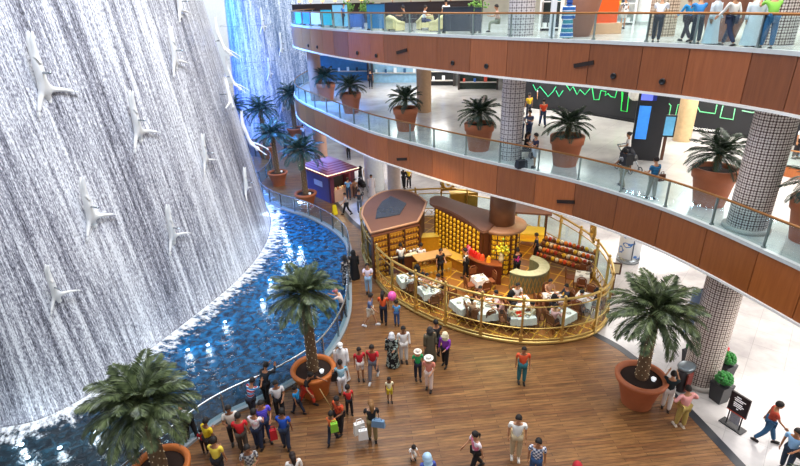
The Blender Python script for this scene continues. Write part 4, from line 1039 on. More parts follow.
q = MB()
for i in range(22):
    a1 = math.radians(215 + 205 * i / 22); a2 = math.radians(215 + 205 * (i + 1) / 22)
    for (zA, zB) in ((.1, .9), (.9, .1)): q.tube([(1.2 * math.cos(a1), 1.2 * math.sin(a1), zA), (1.2 * math.cos(a2), 1.2 * math.sin(a2), zB)], .02, 4)
q.build('lattice', GOLD, ctr2)
t = thing('cake_counter', 'boxy gold and glass pastry counter in the left part of the restaurant', 'counter', (at(432, 275, PF).x, at(432, 275, PF).y, PF), .35)
q = MB(); q.box((0, 0, .4), (1.9, .8, .8)); q.build('body', GOLDP, t)
q = MB(); q.box((0, -.05, 1.0), (1.8, .65, .38)); q.build('glass_case', m_glass('case_glass', (.95, .9, .7), .2), t)
q = MB()
for i in range(7): q.ball((-.75 + i * .25, -.45, .4), .11, 8, sc=(1, .4, 1.3))
q.build('carving', GOLD, t)
q = MB(); q.box((0, 0, 1.22), (1.95, .8, .06)); q.build('top', pm('#c89a60', .3), t)
for i in range(6):
    q = MB(); q.lathe([(.09, 0), (.1, .05), (.05, .1), (.001, .12)], 8); o = q.build('cake', pm(('#c87a3a', '#f0e0b0', '#7a3a20')[i % 3], .6)); 
    p = Matrix.Rotation(.35, 3, 'Z') @ Vector((-.7 + i * .28, 0, .82)); o.location = (t.location.x + p.x, t.location.y + p.y, PF + .82); tag(o, 'small cake inside the gold pastry counter', 'cake', 'cakes in the pastry counter')
# serving tables near the walls, gold lit bits
def side_unit(x, y, rz, w_, d, h, lab, mats=('#c88a28', '#e8b850'), n=6):
    t = thing('sideboard', lab, 'sideboard', (x, y, PF), rz); q = MB(); q.box((0, 0, h / 2), (w_, d, h)); q.build('body', pm(mats[0], .4, .1, .25), t); q = MB(); q.box((0, 0, h + .025), (w_ + .08, d + .08, .05)); q.build('top', pm(mats[1], .35), t)
p = at(462, 268, PF); side_unit(p.x, p.y, -.85, 2.6, .6, .55, 'long low amber bench running below the golden tin wall')
p = at(428, 249, PF); side_unit(p.x, p.y, .1, 1.6, .5, .9, 'amber lit sideboard in the gap between the two shop walls', ('#e0a020', '#f4cc50'))
p = at(400, 270, PF); side_unit(p.x, p.y, .2, 2.6, .5, .95, 'light topped counter in front of the shelf wall', ('#6a3a20', '#e8dcb8'))
for i in range(14):
    q = MB(); q.lathe([(.05, 0), (.08, .14), (.001, .14)], 8); o = q.build('cup', WHITE, None, (p.x - 1.1 + i * .17, p.y - .2 + i * .035 + (.12 if i % 2 else 0), PF + 1.0)); tag(o, 'white cup on the light topped counter by the shelf wall', 'cup', 'cups on the shelf wall counter')
# stepped produce stand at the right
t0 = at(560, 268, PF); st = thing('stepped_stand', 'stepped wooden stand of colourful goods at the right side of the restaurant', 'stand', (t0.x, t0.y, PF), -.72)
for k in range(4):
    q = MB(); q.box((0, k * .34, .35 + k * .2), (3.1, .34, .05)); q.build('step', BROWN, st)
for s in (-1.5, 1.5):
    q = MB(); q.prism([(-.2, 0), (1.25, 0), (1.25, 1.1), (-.2, .45)], s - .03, s + .03)
    q.v = [(z, x, y) for x, y, z in q.v]; q.build('side', BROWN, st)
MS = Matrix.Translation(st.location) @ Matrix.Rotation(-.72, 4, 'Z'); prod = {}
for k in range(4):
    for i in range(13):
        hx = ('#e8502c', '#f0c030', '#c87828', '#f2e8d0', '#b83828', '#f08a2a', '#7a4a28')[(i * 2 + k * 3) % 7]
        if hx not in prod:
            q = MB(); q.lathe([(.085, 0), (.10, .09), (.08, .16), (.03, .2), (.001, .2)], 8); o = q.build('jar', pm(hx, .5)); prod[hx] = o
        else: o = prod[hx].copy(); COL.objects.link(o)
        o.location = MS @ Vector((-1.38 + i * .23, k * .34 - .02, .38 + k * .2)); tag(o, 'small colourful jar on the stepped wooden stand', 'jar', 'jars on the stepped stand')
# little pavilion kiosk in the far right of the restaurant
t0 = at(527, 243, PF); pv = thing('pavilion', 'small open wooden pavilion with flat roof behind the golden drum', 'pavilion', (t0.x, t0.y, PF), -.25)
for x in (-.95, .95):
    for y in (-.6, .6): q = MB(); q.box((x, y, 1.1), (.09, .09, 2.2)); q.build('post', BROWN, pv)
q = MB(); q.box((0, 0, 2.24), (2.4, 1.6, .1)); q.build('roof', ROOF, pv)
for z in (.45, .85): q = MB(); q.box((0, 0, z), (1.9, 1.2, .08)); q.build('shelf', pm('#f0c030', .5, 0, .2, 4, .25), pv)
# gold sign and gold shelf unit behind
p = at(463, 217, PF); side_unit(p.x, p.y, .1, 1.8, .5, 1.8, 'gold shelving unit by the far railing of the restaurant', ('#b08a3a', '#d8b860'))

# tables, cloths, chairs and guests
CLOTH = pm('#f4f1ec', .8, 0, .04)
tb = thing('restaurant_table', 'square restaurant table', 'table')
q = MB(); q.box((0, 0, .70), (.84, .84, .035)); q.build('tabletop', BROWN, tb)
q = MB(); q.lathe([(.26, 0), (.26, .03), (.05, .06), (.045, .68)], 12); q.build('pedestal', DARK, tb)
def cloth_mb(w_):
    q = MB(); n = 28; h = w_ / 2; top_ = .745; vs = []; fs = []
    def P(k, s, z):
        g = k / n * 4; side = int(g) % 4; f_ = (g - int(g)) * 2 - 1; c = [(f_, -1), (1, f_), (-f_, 1), (-1, -f_)][side]
        return (c[0] * h * s, c[1] * h * s, z)
    for lv, (s, z) in enumerate(((1, top_), (1.03, top_ - .02), (1.05, top_ - .16), (1.09, top_ - .34))):
        for k in range(n): vs.append(P(k, s * (1 + (.035 * math.sin(k * 2.7) * lv / 3)), z))
    for l in range(3):
        for k in range(n): fs.append((l * n + k, l * n + (k + 1) % n, (l + 1) * n + (k + 1) % n, (l + 1) * n + k))
    fs.append(tuple(range(n))); q.add(vs, fs); return q
ch = thing('restaurant_chair', 'wooden restaurant chair', 'chair')
CHM = pm('#7a4424', .5, 0, .2)
q = MB(); q.box((0, 0, .455), (.44, .44, .06)); q.build('seat', pm('#8a5030', .7), ch)
q = MB(); q.tube([(-.2, .21, .46), (-.21, .25, .85), (-.1, .27, .97), (.1, .27, .97), (.21, .25, .85), (.2, .21, .46)], .028, 6)
q.box((0, .235, .72), (.34, .03, .32)); q.build('backrest', CHM, ch)
for x in (-.19, .19):
    for y in (-.19, .19): q = MB(); q.tube([(x, y, .43), (x * 1.08, y * 1.1, 0)], [.022, .016], 6); q.build('leg', CHM, ch)
tparts = [(c_, kids(c_)) for c_ in kids(tb)]; cparts = [(c_, kids(c_)) for c_ in kids(ch)]
cloth0 = None; used = [False]
TB = [(382, 285, .3, 1.0, 'at the far left end'), (411, 300, .5, 1.0, 'second from the far left'), (430, 289, .2, .95, 'just below the pastry counter'),
      (460, 318, .45, 1.15, 'left of front centre'), (490, 320, .1, 1.1, 'large, below the red counter'), (484, 303, .2, 1.0, 'nearest the red counter'),
      (522, 300, .2, 1.0, 'nearest the pale counter'), (527, 316, .1, 1.0, 'between pale counter and menu card'), (535, 334, 0, 1.0, 'with the red menu card'),
      (554, 296, .1, 1.0, 'right of the pale counter'), (568, 314, .6, 1.0, 'at the front right railing'), (596, 300, .9, .95, 'in the right bend of the railing'), (480, 277, .3, .8, 'beside the wrapped boxes'), (598, 276, 1.2, .8, 'at the far right railing')]
GP = [('#e8e4e4', '#2a2a34'), ('#202028', '#202028'), ('#e8b0b0', '#4a3a44'), ('#d8c8a8', '#3a3a44'), ('#f0ece8', '#1c1c22'), ('#303444', '#22242c'), ('#c89878', '#40302c')]
for i, (px, py, rz, sc, where) in enumerate(TB):
    p = at(px, py, PF)
    # the reading is taken at the table top, so step back to the floor point below it
    q_ = at(px, py - 0, PF + .74); x, y = q_.x, q_.y
    sc *= .88
    while True:
        dm = min(math.dist((x, y), r_) for r_ in rl); dc = math.dist((x, y), (4.0, 24.5)); jn = min(range(len(rl)), key=lambda k_: math.dist(rl[k_], (x, y)))
        if dm > .86 and dc < math.dist(rl[jn], (4.0, 24.5)): break
        x += (4.0 - x) * .04; y += (24.5 - y) * .04
    lab = 'square restaurant table under a white cloth, ' + where
    if i == 0: tt = tb; tt.location = (x, y, PF); tt.rotation_euler = (0, 0, rz); tt.scale = (sc, sc, 1); tt['label'] = lab
    else: tt = copy_thing(tb, (x, y, PF), rz, lab, None, 1.0, tparts); tt.scale = (sc, sc, 1)
    if cloth0 is None: cloth0 = cloth_mb(.92).build('tablecloth', CLOTH); o = cloth0
    else: o = cloth0.copy(); COL.objects.link(o)
    o.location = (x, y, PF); o.rotation_euler = (0, 0, rz); o.scale = (sc, sc, 1); tag(o, 'white tablecloth on the table ' + where, 'tablecloth')
    if 'menu card' in where and where.startswith('with'): card = (x, y)
    for k in range(4):
        g = rz + k * PI / 2; d = .70 * (1 + (sc - 1) * .7); cx, cy = x + math.sin(g) * d, y - math.cos(g) * d
        if min(math.dist((cx, cy), r_) for r_ in rl) < .42: continue
        if (Vector((cx, cy)) - cc).length < 2.2: continue
        nm = ('near', 'right', 'far', 'left')[k]
        lab = 'brown chair on the %s side of the table %s' % (nm, where)
        if not used[0]: used[0] = True; c_ = ch; c_.location = (cx, cy, PF); c_.rotation_euler = (0, 0, g + PI); c_['label'] = lab
        else: c_ = copy_thing(ch, (cx, cy, PF), g + PI, lab, None, 1.0, cparts)
        if (i * 3 + k * 5) % 4 < 2 and i not in (12, 13):
            tp, bt = GP[(i * 2 + k) % len(GP)]
            person((cx, cy, PF), math.degrees(g + PI), 1.66, 'guest in %s, %s side of table %s' % ({'#e8e4e4': 'pale grey', '#202028': 'black', '#e8b0b0': 'pink', '#d8c8a8': 'beige', '#f0ece8': 'white', '#303444': 'dark navy', '#c89878': 'tan'}[tp], nm, where),
                   tp, bt, pose='sit', seat=.46, head='scarf' if tp == '#202028' else 'hair', sleeve='long' if k % 2 else 'short', hair='#15151a')
    for k in range(3):
        g = rz + .8 + k * 2.1; q = MB(); q.lathe([(.07, 0), (.11, .012), (.001, .008)], 12); oo = q.build('plate', pm('#d8d2ca', .25), None, (x + .24 * math.cos(g), y + .24 * math.sin(g), PF + .75)); tag(oo, 'small round plate on the table ' + where, 'plate', 'plates on the table ' + where)
p = at(536, 330, PF + .8); q = MB(); q.box((0, 0, .0), (.26, .34, .03)); q.box((0, .1, .05), (.24, .02, .1)); tag(q.build('menu_card', pm('#e03818', .5), None, (card[0], card[1] - .12, PF + .775), .1), 'red menu card on the front white table', 'menu')
person(G(401, 257, PF + .9)[:2] + (PF,), 200, 1.72, 'waiter in white shirt in front of the shelf wall', '#f0ece6', '#1a1a20', pose='hold')
person(G(421, 262, PF + .6)[:2] + (PF,), 160, 1.72, 'waiter in white and black beside the gold pastry counter', '#e8e4e0', '#17171c', pose='hold')
person(G(440, 262, PF + .9)[:2] + (PF,), 30, 1.72, 'staff member in black at the golden tin wall', '#18181e', '#18181e', pose='hold')
person(G(466, 262, PF + .9)[:2] + (PF,), 250, 1.72, 'staff member in black and white behind the curved red counter', plaid('#202026', '#e8e8ea', 3), '#18181e', pose='hold')
person(G(536, 246, PF + .9)[:2] + (PF,), 250, 1.70, 'person in dark blue beside the small pavilion', '#2a3a58', '#1a1c24', pose='stand')
person(G(517, 262, PF + .9)[:2] + (PF,), 200, 1.70, 'person in black and magenta behind the pale counter', floral('#1c1a20', '#d83a90', 3), '#1a1c24', pose='stand')

# ------------------------------------------------------------------ maroon market stall
ps = at(331, 203, 0); pr_ = at(352, 196.5, 0); e = (pr_ - ps).xy.normalized(); an = math.atan2(e.y, e.x)
st = thing('market_stall', 'maroon market stall with pitched canopy and lit front', 'stall', (ps.x, ps.y, 0), an)
W_, D_, H_ = 2.3, 3.3, 2.25; MAR = pm('#6e3040', .7, 0, .15); PUR = pm('#5a5490', .6, 0, .15)
q = MB(); q.box((.04, D_ / 2, H_ / 2), (.08, D_, H_)); q.build('side_wall', PUR, st)
q = MB(); q.box((W_ - .04, D_ / 2, H_ / 2), (.08, D_, H_)); q.build('side_wall', MAR, st)
q = MB(); q.box((W_ / 2, D_ - .04, H_ / 2), (W_, .08, H_)); q.build('back_wall', MAR, st)
q = MB(); q.box((W_ / 2, .12, .45), (W_ - .7, .4, .9)); q.build('counter', pm('#d8a888', .6), st)
for x in (.2, W_ - .2): q = MB(); q.box((x, .06, H_ / 2), (.4, .12, H_)); q.build('front_pier', MAR, st)
q = MB(); q.box((W_ / 2, .6, 1.35), (.9, .08, 1.2)); q.build('dark_display', pm('#15131a', .5), st)
q = MB(); z = H_; o_ = .22
q.add([(-o_, -o_, z), (W_ + o_, -o_, z), (W_ + o_, D_ + o_, z), (-o_, D_ + o_, z), (W_ * .28, D_ * .3, z + .55), (W_ * .72, D_ * .3, z + .55), (W_ * .72, D_ * .7, z + .55), (W_ * .28, D_ * .7, z + .55)],
      [(3, 2, 1, 0), (4, 5, 6, 7), (0, 1, 5, 4), (1, 2, 6, 5), (2, 3, 7, 6), (3, 0, 4, 7)]); q.build('canopy', stripes('#8a4a58', '#a8707a', 3), st)
q = MB()
n = 12
for i in range(n): q.box((-o_ + (W_ + 2 * o_) * (i + .5) / n, -o_, z - .1), ((W_ + 2 * o_) / n * .9, .03, .22))
for i in range(16): q.box((-o_, -o_ + (D_ + 2 * o_) * (i + .5) / 16, z - .1), (.03, (D_ + 2 * o_) / 16 * .9, .22))
q.build('valance', pm('#8a2c44', .7), st)
q = MB()
for i in range(24): q.ball((-o_ + (W_ + 2 * o_) * i / 23, -o_ - .04, z - .02), .035, 5)
for i in range(24): q.ball((-o_ - .04, -o_ + (D_ + 2 * o_) * i / 23, z - .02), .035, 5)
q.build('string_lights', BULB, st)
q = MB(); q.box((-.02, D_ * .45, 1.25), (.03, 1.1, .42)); q.build('side_banner', pm('#c8d0f0', .5), st)
MST = Matrix.Translation(st.location) @ Matrix.Rotation(an, 4, 'Z')
for i in range(7):
    q = MB(); q.lathe([(.07, 0), (.09, .12), (.05, .2), (.001, .22)], 8); tag(q.build('goods_jar', pm(('#e8c890', '#c87848', '#f0e0c0')[i % 3], .5), None, MST @ Vector((.55 + i * .2, .05, .9))), 'small jar on the lit counter of the maroon market stall', 'jar', 'jars on the market stall counter')
area('market_stall_lamp', MST @ Vector((W_ / 2, .4, 2.1)), .6, 25, (1, .8, .5), MST @ Vector((W_ / 2, .2, .5)))
for (px, py, lab, tp) in ((334, 189, 'vendor in cream top standing inside the maroon stall', '#e8d0a8'),):
    v = MST @ Vector((.75, .95, 0)); person(v, 10 + math.degrees(an), 1.6, lab, tp, '#403030', head='hair')
person(MST @ Vector((2.0, -.35, 0)), 200, 1.5, 'person in brown at the right corner of the market stall', '#a87858', '#5a4030')
# pram beside the stall
def pram(loc, rz, lab):
    t = thing('stroller', lab, 'stroller', loc, rz)
    q = MB(); q.ball((0, 0, .62), .34, 12, sc=(.8, 1.15, .6)); q.build('seat', DARK, t)
    q = MB(); q.lathe([(.001, .36), (.18, .32), (.33, .12), (.36, 0)], 14, c=(0, .18, .68), cap=False, sx=.85); q.build('hood', pm('#22222a', .8), t)
    q = MB()
    for s in (-.24, .24): q.tube([(s, -.42, .12), (s, .1, .6), (s, .62, 1.05)], .02, 6); q.tube([(s, .45, .12), (s, -.1, .6)], .02, 6)
    q.tube([(-.24, .62, 1.05), (.24, .62, 1.05)], .025, 6); q.build('frame', STEEL, t)
    for s in (-.26, .26):
        for y in (-.42, .45): 
            q = MB(); q.tube([(s, y + .12 * math.cos(g), .12 + .12 * math.sin(g)) for g in [2 * PI * i / 14 for i in range(14)]], .022, 6, closed=True); q.build('wheel', DARK, t)
pram(G(363, 192), .6, 'black baby stroller on the pale floor right of the market stall')
pram(G(628, 170, MID), .3, 'black baby stroller on the middle level before the screen tower')
# yellow wet-floor sign
p = at(335, 213, 0); t = thing('floor_sign', 'yellow folding caution sign on the dark floor border', 'sign', p, .4)
for s in (-1, 1):
    q = MB(); q.add([(-.16, s * .2, 0), (.16, s * .2, 0), (.12, s * .02, .65), (-.12, s * .02, .65), (-.16, s * .22, 0), (.16, s * .22, 0), (.12, s * .04, .65), (-.12, s * .04, .65)], [(0, 1, 2, 3), (7, 6, 5, 4), (0, 4, 5, 1), (1, 5, 6, 2), (2, 6, 7, 3), (3, 7, 4, 0)]); q.build('panel', pm('#f2d41c', .4), t)

# ------------------------------------------------------------------ right-hand marble floor: advertising drum, signs, bin, planters
def m_ad():
    m, nt, b, N, L = nodes('blue_white_poster')
    tc = N('ShaderNodeTexCoord'); nz = N('ShaderNodeTexNoise', i_Scale=1.7, i_Detail=2.0); L(tc.outputs['Object'], nz.inputs[0])
    r = ramp(N, [(0, hexl('#f2f5f8')), (.56, hexl('#2f7fd8')), (.62, hexl('#f2f5f8'))], 'CONSTANT'); L(nz.outputs['Fac'], r.inputs[0]); L(r.outputs[0], b.inputs['Base Color'])
    b.inputs['Roughness'].default_value = .3; return m
p = at(630, 262, 0); t = thing('advertising_column', 'round white and blue poster drum on a steel base below the balcony', 'poster column', (p.x, p.y + .3, 0))
q = MB(); q.lathe([(.60, 0), (.60, .3)], 32); q.build('base', STEEL, t); q = MB(); q.lathe([(.58, .3), (.58, 3.0)], 32); q.build('poster', m_ad(), t)
q = MB(); q.box((-.1, -.57, 1.6), (.05, .06, 2.6)); q.build('seam', pm('#50586a', .4), t)
p = at(612, 293, 0); t = thing('menu_stand', 'slim brown stand with a framed gold menu beside the restaurant', 'sign stand', p, -.3)
q = MB(); q.lathe([(.2, 0), (.2, .03), (.03, .05)], 14); q.build('base', BROWN, t); q = MB(); q.box((0, 0, .6), (.06, .06, 1.1)); q.build('pole', BROWN, t)
q = MB(); q.box((0, 0, 1.42), (.46, .05, .62)); q.build('frame', BROWN, t); q = MB(); q.box((0, -.03, 1.42), (.3, .02, .46)); q.build('menu_sheet', pm('#e8d8b0', .6), t)
p = at(681, 388, 0); t = thing('litter_bin', 'dark tall litter bin with grey oval top and reddish panel', 'bin', p, .5)
q = MB(); q.lathe([(.24, 0), (.26, .05), (.29, 1.0)], 24, sx=1.15, sy=.85); q.build('body', pm('#2e2a2c', .4), t)
q = MB(); q.lathe([(.31, 1.0), (.33, 1.06), (.26, 1.1), (.001, 1.08)], 24, sx=1.15, sy=.85); q.build('lid', pm('#7a868e', .3, .5), t)
q = MB(); q.box((-.1, -.26, .55), (.3, .05, .75)); q.build('front_panel', pm('#8a4038', .5), t)
def planter(x, y, rz, lab, flowers):
    t = thing('tapered_planter', lab, 'planter', (x, y, 0), rz)
    q = MB(); q.box((0, 0, .38), (.42, .42, .76), 0, 0, None, 1.35); q.build('pot', pm('#26262b', .35), t)
    q = MB(); rnd = random.Random(2)
    for i in range(90):
        g = rnd.uniform(0, 2 * PI); ph = math.acos(rnd.uniform(-.3, 1)); q.ball((.25 * math.sin(ph) * math.cos(g), .25 * math.sin(ph) * math.sin(g), .95 + .25 * math.cos(ph)), .065, 5)
    q.build('shrub', m_leaf('clipped_shrub', '#1c5a28', '#3a9a3c'), t)
    if flowers:
        q = MB()
        for i in range(30): g = rnd.uniform(0, 2 * PI); q.ball((.1 + .22 * math.cos(g), .3 + .1 * math.sin(g), 1.05 + rnd.uniform(-.1, .15)), .06, 5)
        q.build('flowers', pm('#e04a50', .6), t)
p = at(718, 399, 0); planter(p.x, p.y, .35, 'tapered black planter with green ball shrub right of the patterned column', False)
p = at(724, 392, 0); planter(p.x + .35, p.y + .75, .35, 'tapered black planter with red flowers half behind the patterned column', True)
p = at(691, 368, 0); planter(p.x, p.y + .1, .35, 'tapered black planter left of the patterned column', False)
p1, p2 = at(713.5, 320, 0), None
t = thing('hanging_banner', 'narrow pale blue banner hanging beside the patterned ground floor column', 'banner', (10.55, 15.6, 2.0), 0)
q = MB(); q.box((0, 0, .95), (.32, .05, 1.85)); q.build('cloth', pm('#8aa0c0', .6), t)
q = MB(); q.tube([(-.18, 0, 1.88), (.18, 0, 1.88)], .025, 6); q.build('rod', STEEL, t)
p = at(732, 428, 0); t = thing('floor_sign', 'dark freestanding directory sign with white lines and small lower notice', 'sign', p, .95)
# the sign board faces the walkway
sgn = t; sa_, sb_ = at(722, 418.5, 0), at(743, 432.5, 0); t.location = (sa_ + sb_) / 2; t.rotation_euler = (0, 0, math.atan2((sb_ - sa_).y, (sb_ - sa_).x)); t.scale = (.66, .8, .8)
q = MB(); q.box((0, 0, .02), (1.15, .45, .04)); q.build('base', DARK, t)
for s in (-.32, .32): q = MB(); q.box((s, 0, .5), (.05, .05, 1.0)); q.build('post', DARK, t)
q = MB(); q.box((0, 0, 1.18), (.95, .08, .98)); q.box((0, -.045, .72), (.95, .01, .04), 0, 1); q.build('board', [pm('#231a20', .35), pm('#c84a2c', .5)], t)
q = MB(); q.box((0, 0, .42), (.5, .03, .5)); q.build('notice', pm('#8a8a92', .5, 0, .6, 30), t)
q = MB()
for (x, z, l) in ((-.06, 1.52, .22), (.02, 1.42, .56), (-.02, 1.34, .4), (-.03, 1.21, .42), (.02, 1.13, .5), (-.02, 1.05, .4), (.0, .94, .1)):
    q = MB(); q.box((x, -.047, z), (l, .012, .035)); q.build('lettering', pm('#f0ecec', .5, 0, 0, 1, .3), t)

# ------------------------------------------------------------------ middle level: hoarding, screens
HO = [(4.5, 50.5), (8.9, 42.0), (10.45, 39.3), (12.1, 38.1), (13.77, 36.4), (15.5, 34.0), (16.8, 32.4), (18.6, 30.6), (20.3, 28.9), (22.5, 26.2)]
HO = [(x_ * MSC, y_ * MSC) for x_, y_ in HO[1:]]
HL = spline(HO, .4)
hd_ = thing('hoarding', 'long dark curved hoarding with green city outline on the middle level', 'hoarding')
q = MB(); q.strip(HL, MID, TOP_SOF - .02, .12); q.build('board', pm('#1c1d22', .6, 0, .12), hd_)
q = MB(); q.strip(offset(HL, -.02), MID, MID + .12, -.03); q.build('skirting', pm('#151518', .5), hd_)
def hit_line(px, py, pl):
    d = ray(px, py); best = None
    for k in range(len(pl) - 1):
        a = Vector(pl[k]); e = Vector(pl[k + 1]) - a; den = d.x * e.y - d.y * e.x
        if abs(den) < 1e-9: continue
        t_ = (a.x * e.y - a.y * e.x) / den; s = (a.x * d.y - a.y * d.x) / den
        if -.001 <= s <= 1.001 and t_ > 0 and (best is None or t_ < best[0]): best = (t_, e.normalized())
    return (Vector((0, 0, CAM_Z)) + d * best[0], best[1]) if best else (None, None)
HN = offset(HL, -.06)
def neon(pts, hx, nm):
    P = [hit_line(x, y, HN)[0] for x, y in pts]; P = [p for p in P if p]
    if len(P) > 1: q = MB(); q.tube(P, .028, 6); q.build(nm, pm(hx, .5, 0, 0, 1, .9), hd_)
neon([(533, 84), (536, 90), (540, 86), (545, 92), (548, 96), (553, 91), (556, 86)], '#28b878', 'outline')
neon([(556, 90), (559, 96), (563, 90)], '#28b878', 'outline')
neon([(566, 84), (570, 90), (573, 86), (577, 94), (580, 89), (585, 94), (590, 88)], '#2cc070', 'outline')
neon([(592, 86), (594, 99), (599, 99), (601, 90), (606, 91), (605, 95), (608, 93), (611, 96), (615, 97), (617, 90)], '#2cc86a', 'outline')
neon([(622, 91), (622, 98), (621, 110), (627, 111), (629, 93)], '#30d858', 'outline')
neon([(623, 92), (622, 101)], '#30e858', 'outline')
neon([(669, 103), (671, 105), (669, 115), (675, 117), (678, 104), (686, 104), (688, 107), (689, 100)], '#58b878', 'outline')
neon([(694, 100), (694, 108), (697, 105), (700, 111), (715, 113), (717, 104)], '#60c080', 'outline')
neon([(723, 105), (720, 117), (733, 119), (735, 108)], '#6ac088', 'outline')
neon([(742, 110), (752, 112), (758, 111)], '#7ab890', 'outline')
def wall_text(txt, px, py, size, hx, pl, parent, nm, dz=0):
    p, e = hit_line(px, py, pl)
    cu = bpy.data.curves.new('t', 'FONT'); cu.body = txt; cu.size = size; cu.extrude = .004
    o = bpy.data.objects.new('t', cu); COL.objects.link(o); bpy.context.view_layer.update()
    me = bpy.data.meshes.new_from_object(o.evaluated_get(bpy.context.evaluated_depsgraph_get())); bpy.data.objects.remove(o)
    me.materials.clear(); me.materials.append(pm(hx, .5, 0, 0, 1, .6)); o = bpy.data.objects.new(nm, me); COL.objects.link(o); o.parent = parent
    if e.x < 0: e = -e
    o.matrix_local = Matrix.Translation(p) @ Matrix.Rotation(math.atan2(e.y, e.x), 4, 'Z') @ Matrix.Rotation(PI / 2, 4, 'X'); return o
wall_text('Palace Downtown is', 676, 126.5, .27, '#f0f0ee', HN, hd_, 'lettering')
q = MB(); p, e = hit_line(636, 93, offset(HL, -.3))
if p: q.ball((p.x, p.y, p.z), .42, 14); q.build('round_camera_ball', pm('#d8d4cc', .5, 0, .5, 5), hd_)
# screen tower
p = at(643, 158, MID); t = thing('screen_tower', 'tall dark tower with glowing blue screens on the middle level', 'display', (p.x, p.y, MID), -.42)
q = MB(); q.box((0, 0, 2.0), (1.25, .6, 4.0)); q.build('body', pm('#2c2c30', .4), t)
q = MB(); q.box((-.28, -.32, 3.3), (.48, .05, 1.1)); q.build('screen', pm('#6a7ae8', .3, 0, .3, 4, .9), t)
q = MB(); q.box((-.28, -.32, 1.75), (.48, .05, 1.5)); q.build('screen', pm('#3a86e0', .3, 0, .6, 4, .8), t)
q = MB(); q.box((.05, -.31, 3.3), (.14, .04, 1.1)); q.build('side_strip', pm('#2438a8', .3), t)
p = at(657, 158, MID); t = thing('information_screen', 'small blue information screen on a dark post beside the tower', 'display', (p.x + .1, p.y - .2, MID), -.3)
q = MB(); q.box((0, 0, .7), (.12, .1, 1.4)); q.build('post', BROWN, t); q = MB(); q.box((0, -.06, 1.6), (.62, .08, 1.0)); q.build('frame', DARK, t); q = MB(); q.box((0, -.11, 1.6), (.5, .02, .85)); q.build('screen', pm('#5aa0c8', .3, 0, .4, 4, .4), t)
# parapet of the void further right
pa = [at(768, 172, MID), at(785, 176, MID), at(812, 181, MID)]
pl = [(v.x, v.y) for v in pa]; t = thing('parapet', 'short brown parapet with glass rail at the right of the middle level', 'railing')
pl2 = spline(pl, .4)
q = MB(); q.strip(pl2, MID, MID + .42, .1); q.build('panel', PANEL, t)
q = MB(); q.strip(pl2, MID + .42, MID + 1.05, .015); q.build('glass_panel', GLASS, t); q = MB(); q.tube([(a_[0], a_[1], MID + 1.1) for a_ in pl2], .03, 6); q.build('handrail', BRASS, t)
# shop fronts at the back of the middle level
def shop(px0, px1, py, hx, lab, h=3.6, shelves=4, z=MID, items=('#e8e8ee', '#7a8a6a', '#4a7ab0')):
    a_, c_ = at(px0, py, z), at(px1, py, z); m_ = (a_ + c_) / 2; L_ = (c_ - a_).length; an_ = math.atan2((c_ - a_).y, (c_ - a_).x)
    t = thing('retail_display', lab, 'shop display', (m_.x, m_.y, z), an_)
    q = MB(); q.box((0, .25, h / 2), (L_, .3, h)); q.build('back_panel', pm(hx, .5, 0, .3, 3), t)
    for s in (-1, 1): q = MB(); q.box((s * (L_ / 2 - .08), -.1, h / 2), (.16, .5, h)); q.build('upright', pm('#3a3432', .5), t)
    for i in range(shelves): q = MB(); q.box((0, -.08, h * (i + .6) / (shelves + .4)), (L_ - .3, .4, .07)); q.build('shelf', pm('#c8c4bc', .5), t)
    rnd = random.Random(int(px0))
    for i in range(shelves):
        for j in range(int(L_ / .9)):
            q = MB(); s = rnd.uniform(.12, .25); q.box((0, 0, s), (s * 1.3, .2, s * 2)); o = q.build('packaged_item', pm(rnd.choice(items), .5)); 
            v = Matrix.Rotation(an_, 3, 'Z') @ Vector((-L_ / 2 + .5 + j * .9, -.15, h * (i + .6) / (shelves + .4) + .04)); o.location = (m_.x + v.x, m_.y + v.y, z + v.z); tag(o, 'small boxed item in the ' + lab.split(',')[0].split(' at ')[0].split(' far ')[0].split(' left of')[0].split(' right of')[0].split(' behind')[0], 'box', 'items in the ' + lab)
    return t
shop(428, 455, 85, '#1c2024', 'dark shelved shop front behind the palms, middle level', 3.4)
shop(458, 498, 88.5, '#2a3a34', 'shop front with green and blue goods left of the central column', 3.4, 3, MID, ('#3a9a5a', '#e8e8ee', '#3a6ac0', '#d85a4a'))
shop(372, 426, 82, '#9ac8e0', 'pale blue glassy shop front far back on the middle level', 3.6, 2, MID, ('#2a5a80', '#e8f2f8'))
shop(318, 370, 80, '#3a7aa8', 'blue shop front at the left end of the middle level', 3.6, 2, MID, ('#1c3a58', '#c8e8f8'))
shop(516, 532, 96, '#e87a6a', 'orange and pink lit shop front right of the central column', 3.6, 2, MID, ('#f0c8a0', '#e84a2c'))

# ------------------------------------------------------------------ top level: café and shops
def armchair(x, y, rz, lab):
    t = thing('armchair', lab, 'armchair', (x, y, TOP), rz); m_ = pm('#d8c894', .75)
    q = MB(); q.box((0, 0, .3), (.8, .75, .32)); q.build('seat', m_, t)
    q = MB(); q.tube([(-.42, -.35, .45), (-.44, .2, .55), (-.3, .42, .75), (0, .48, .82), (.3, .42, .75), (.44, .2, .55), (.42, -.35, .45)], [.1, .12, .14, .15, .14, .12, .1], 8); q.box((0, .42, .45), (.75, .14, .6)); q.box((-.42, 0, .3), (.12, .7, .5)); q.box((.42, 0, .3), (.12, .7, .5)); q.build('backrest', m_, t)
    for sx in (-.33, .33):
        for sy in (-.3, .3): q = MB(); q.box((sx, sy, .07), (.06, .06, .14)); q.build('leg', DARK, t)
for (px, py, rz, lab) in ((396, 30.5, 2.2, 'cream armchair at the left of the top level café'), (438, 30.5, 4.0, 'cream armchair at the right of the top level café table'), (425, 29, 3.4, 'cream armchair partly behind the café table on the top level')):
    p = at(px, py, TOP); armchair(p.x, p.y, rz, lab)
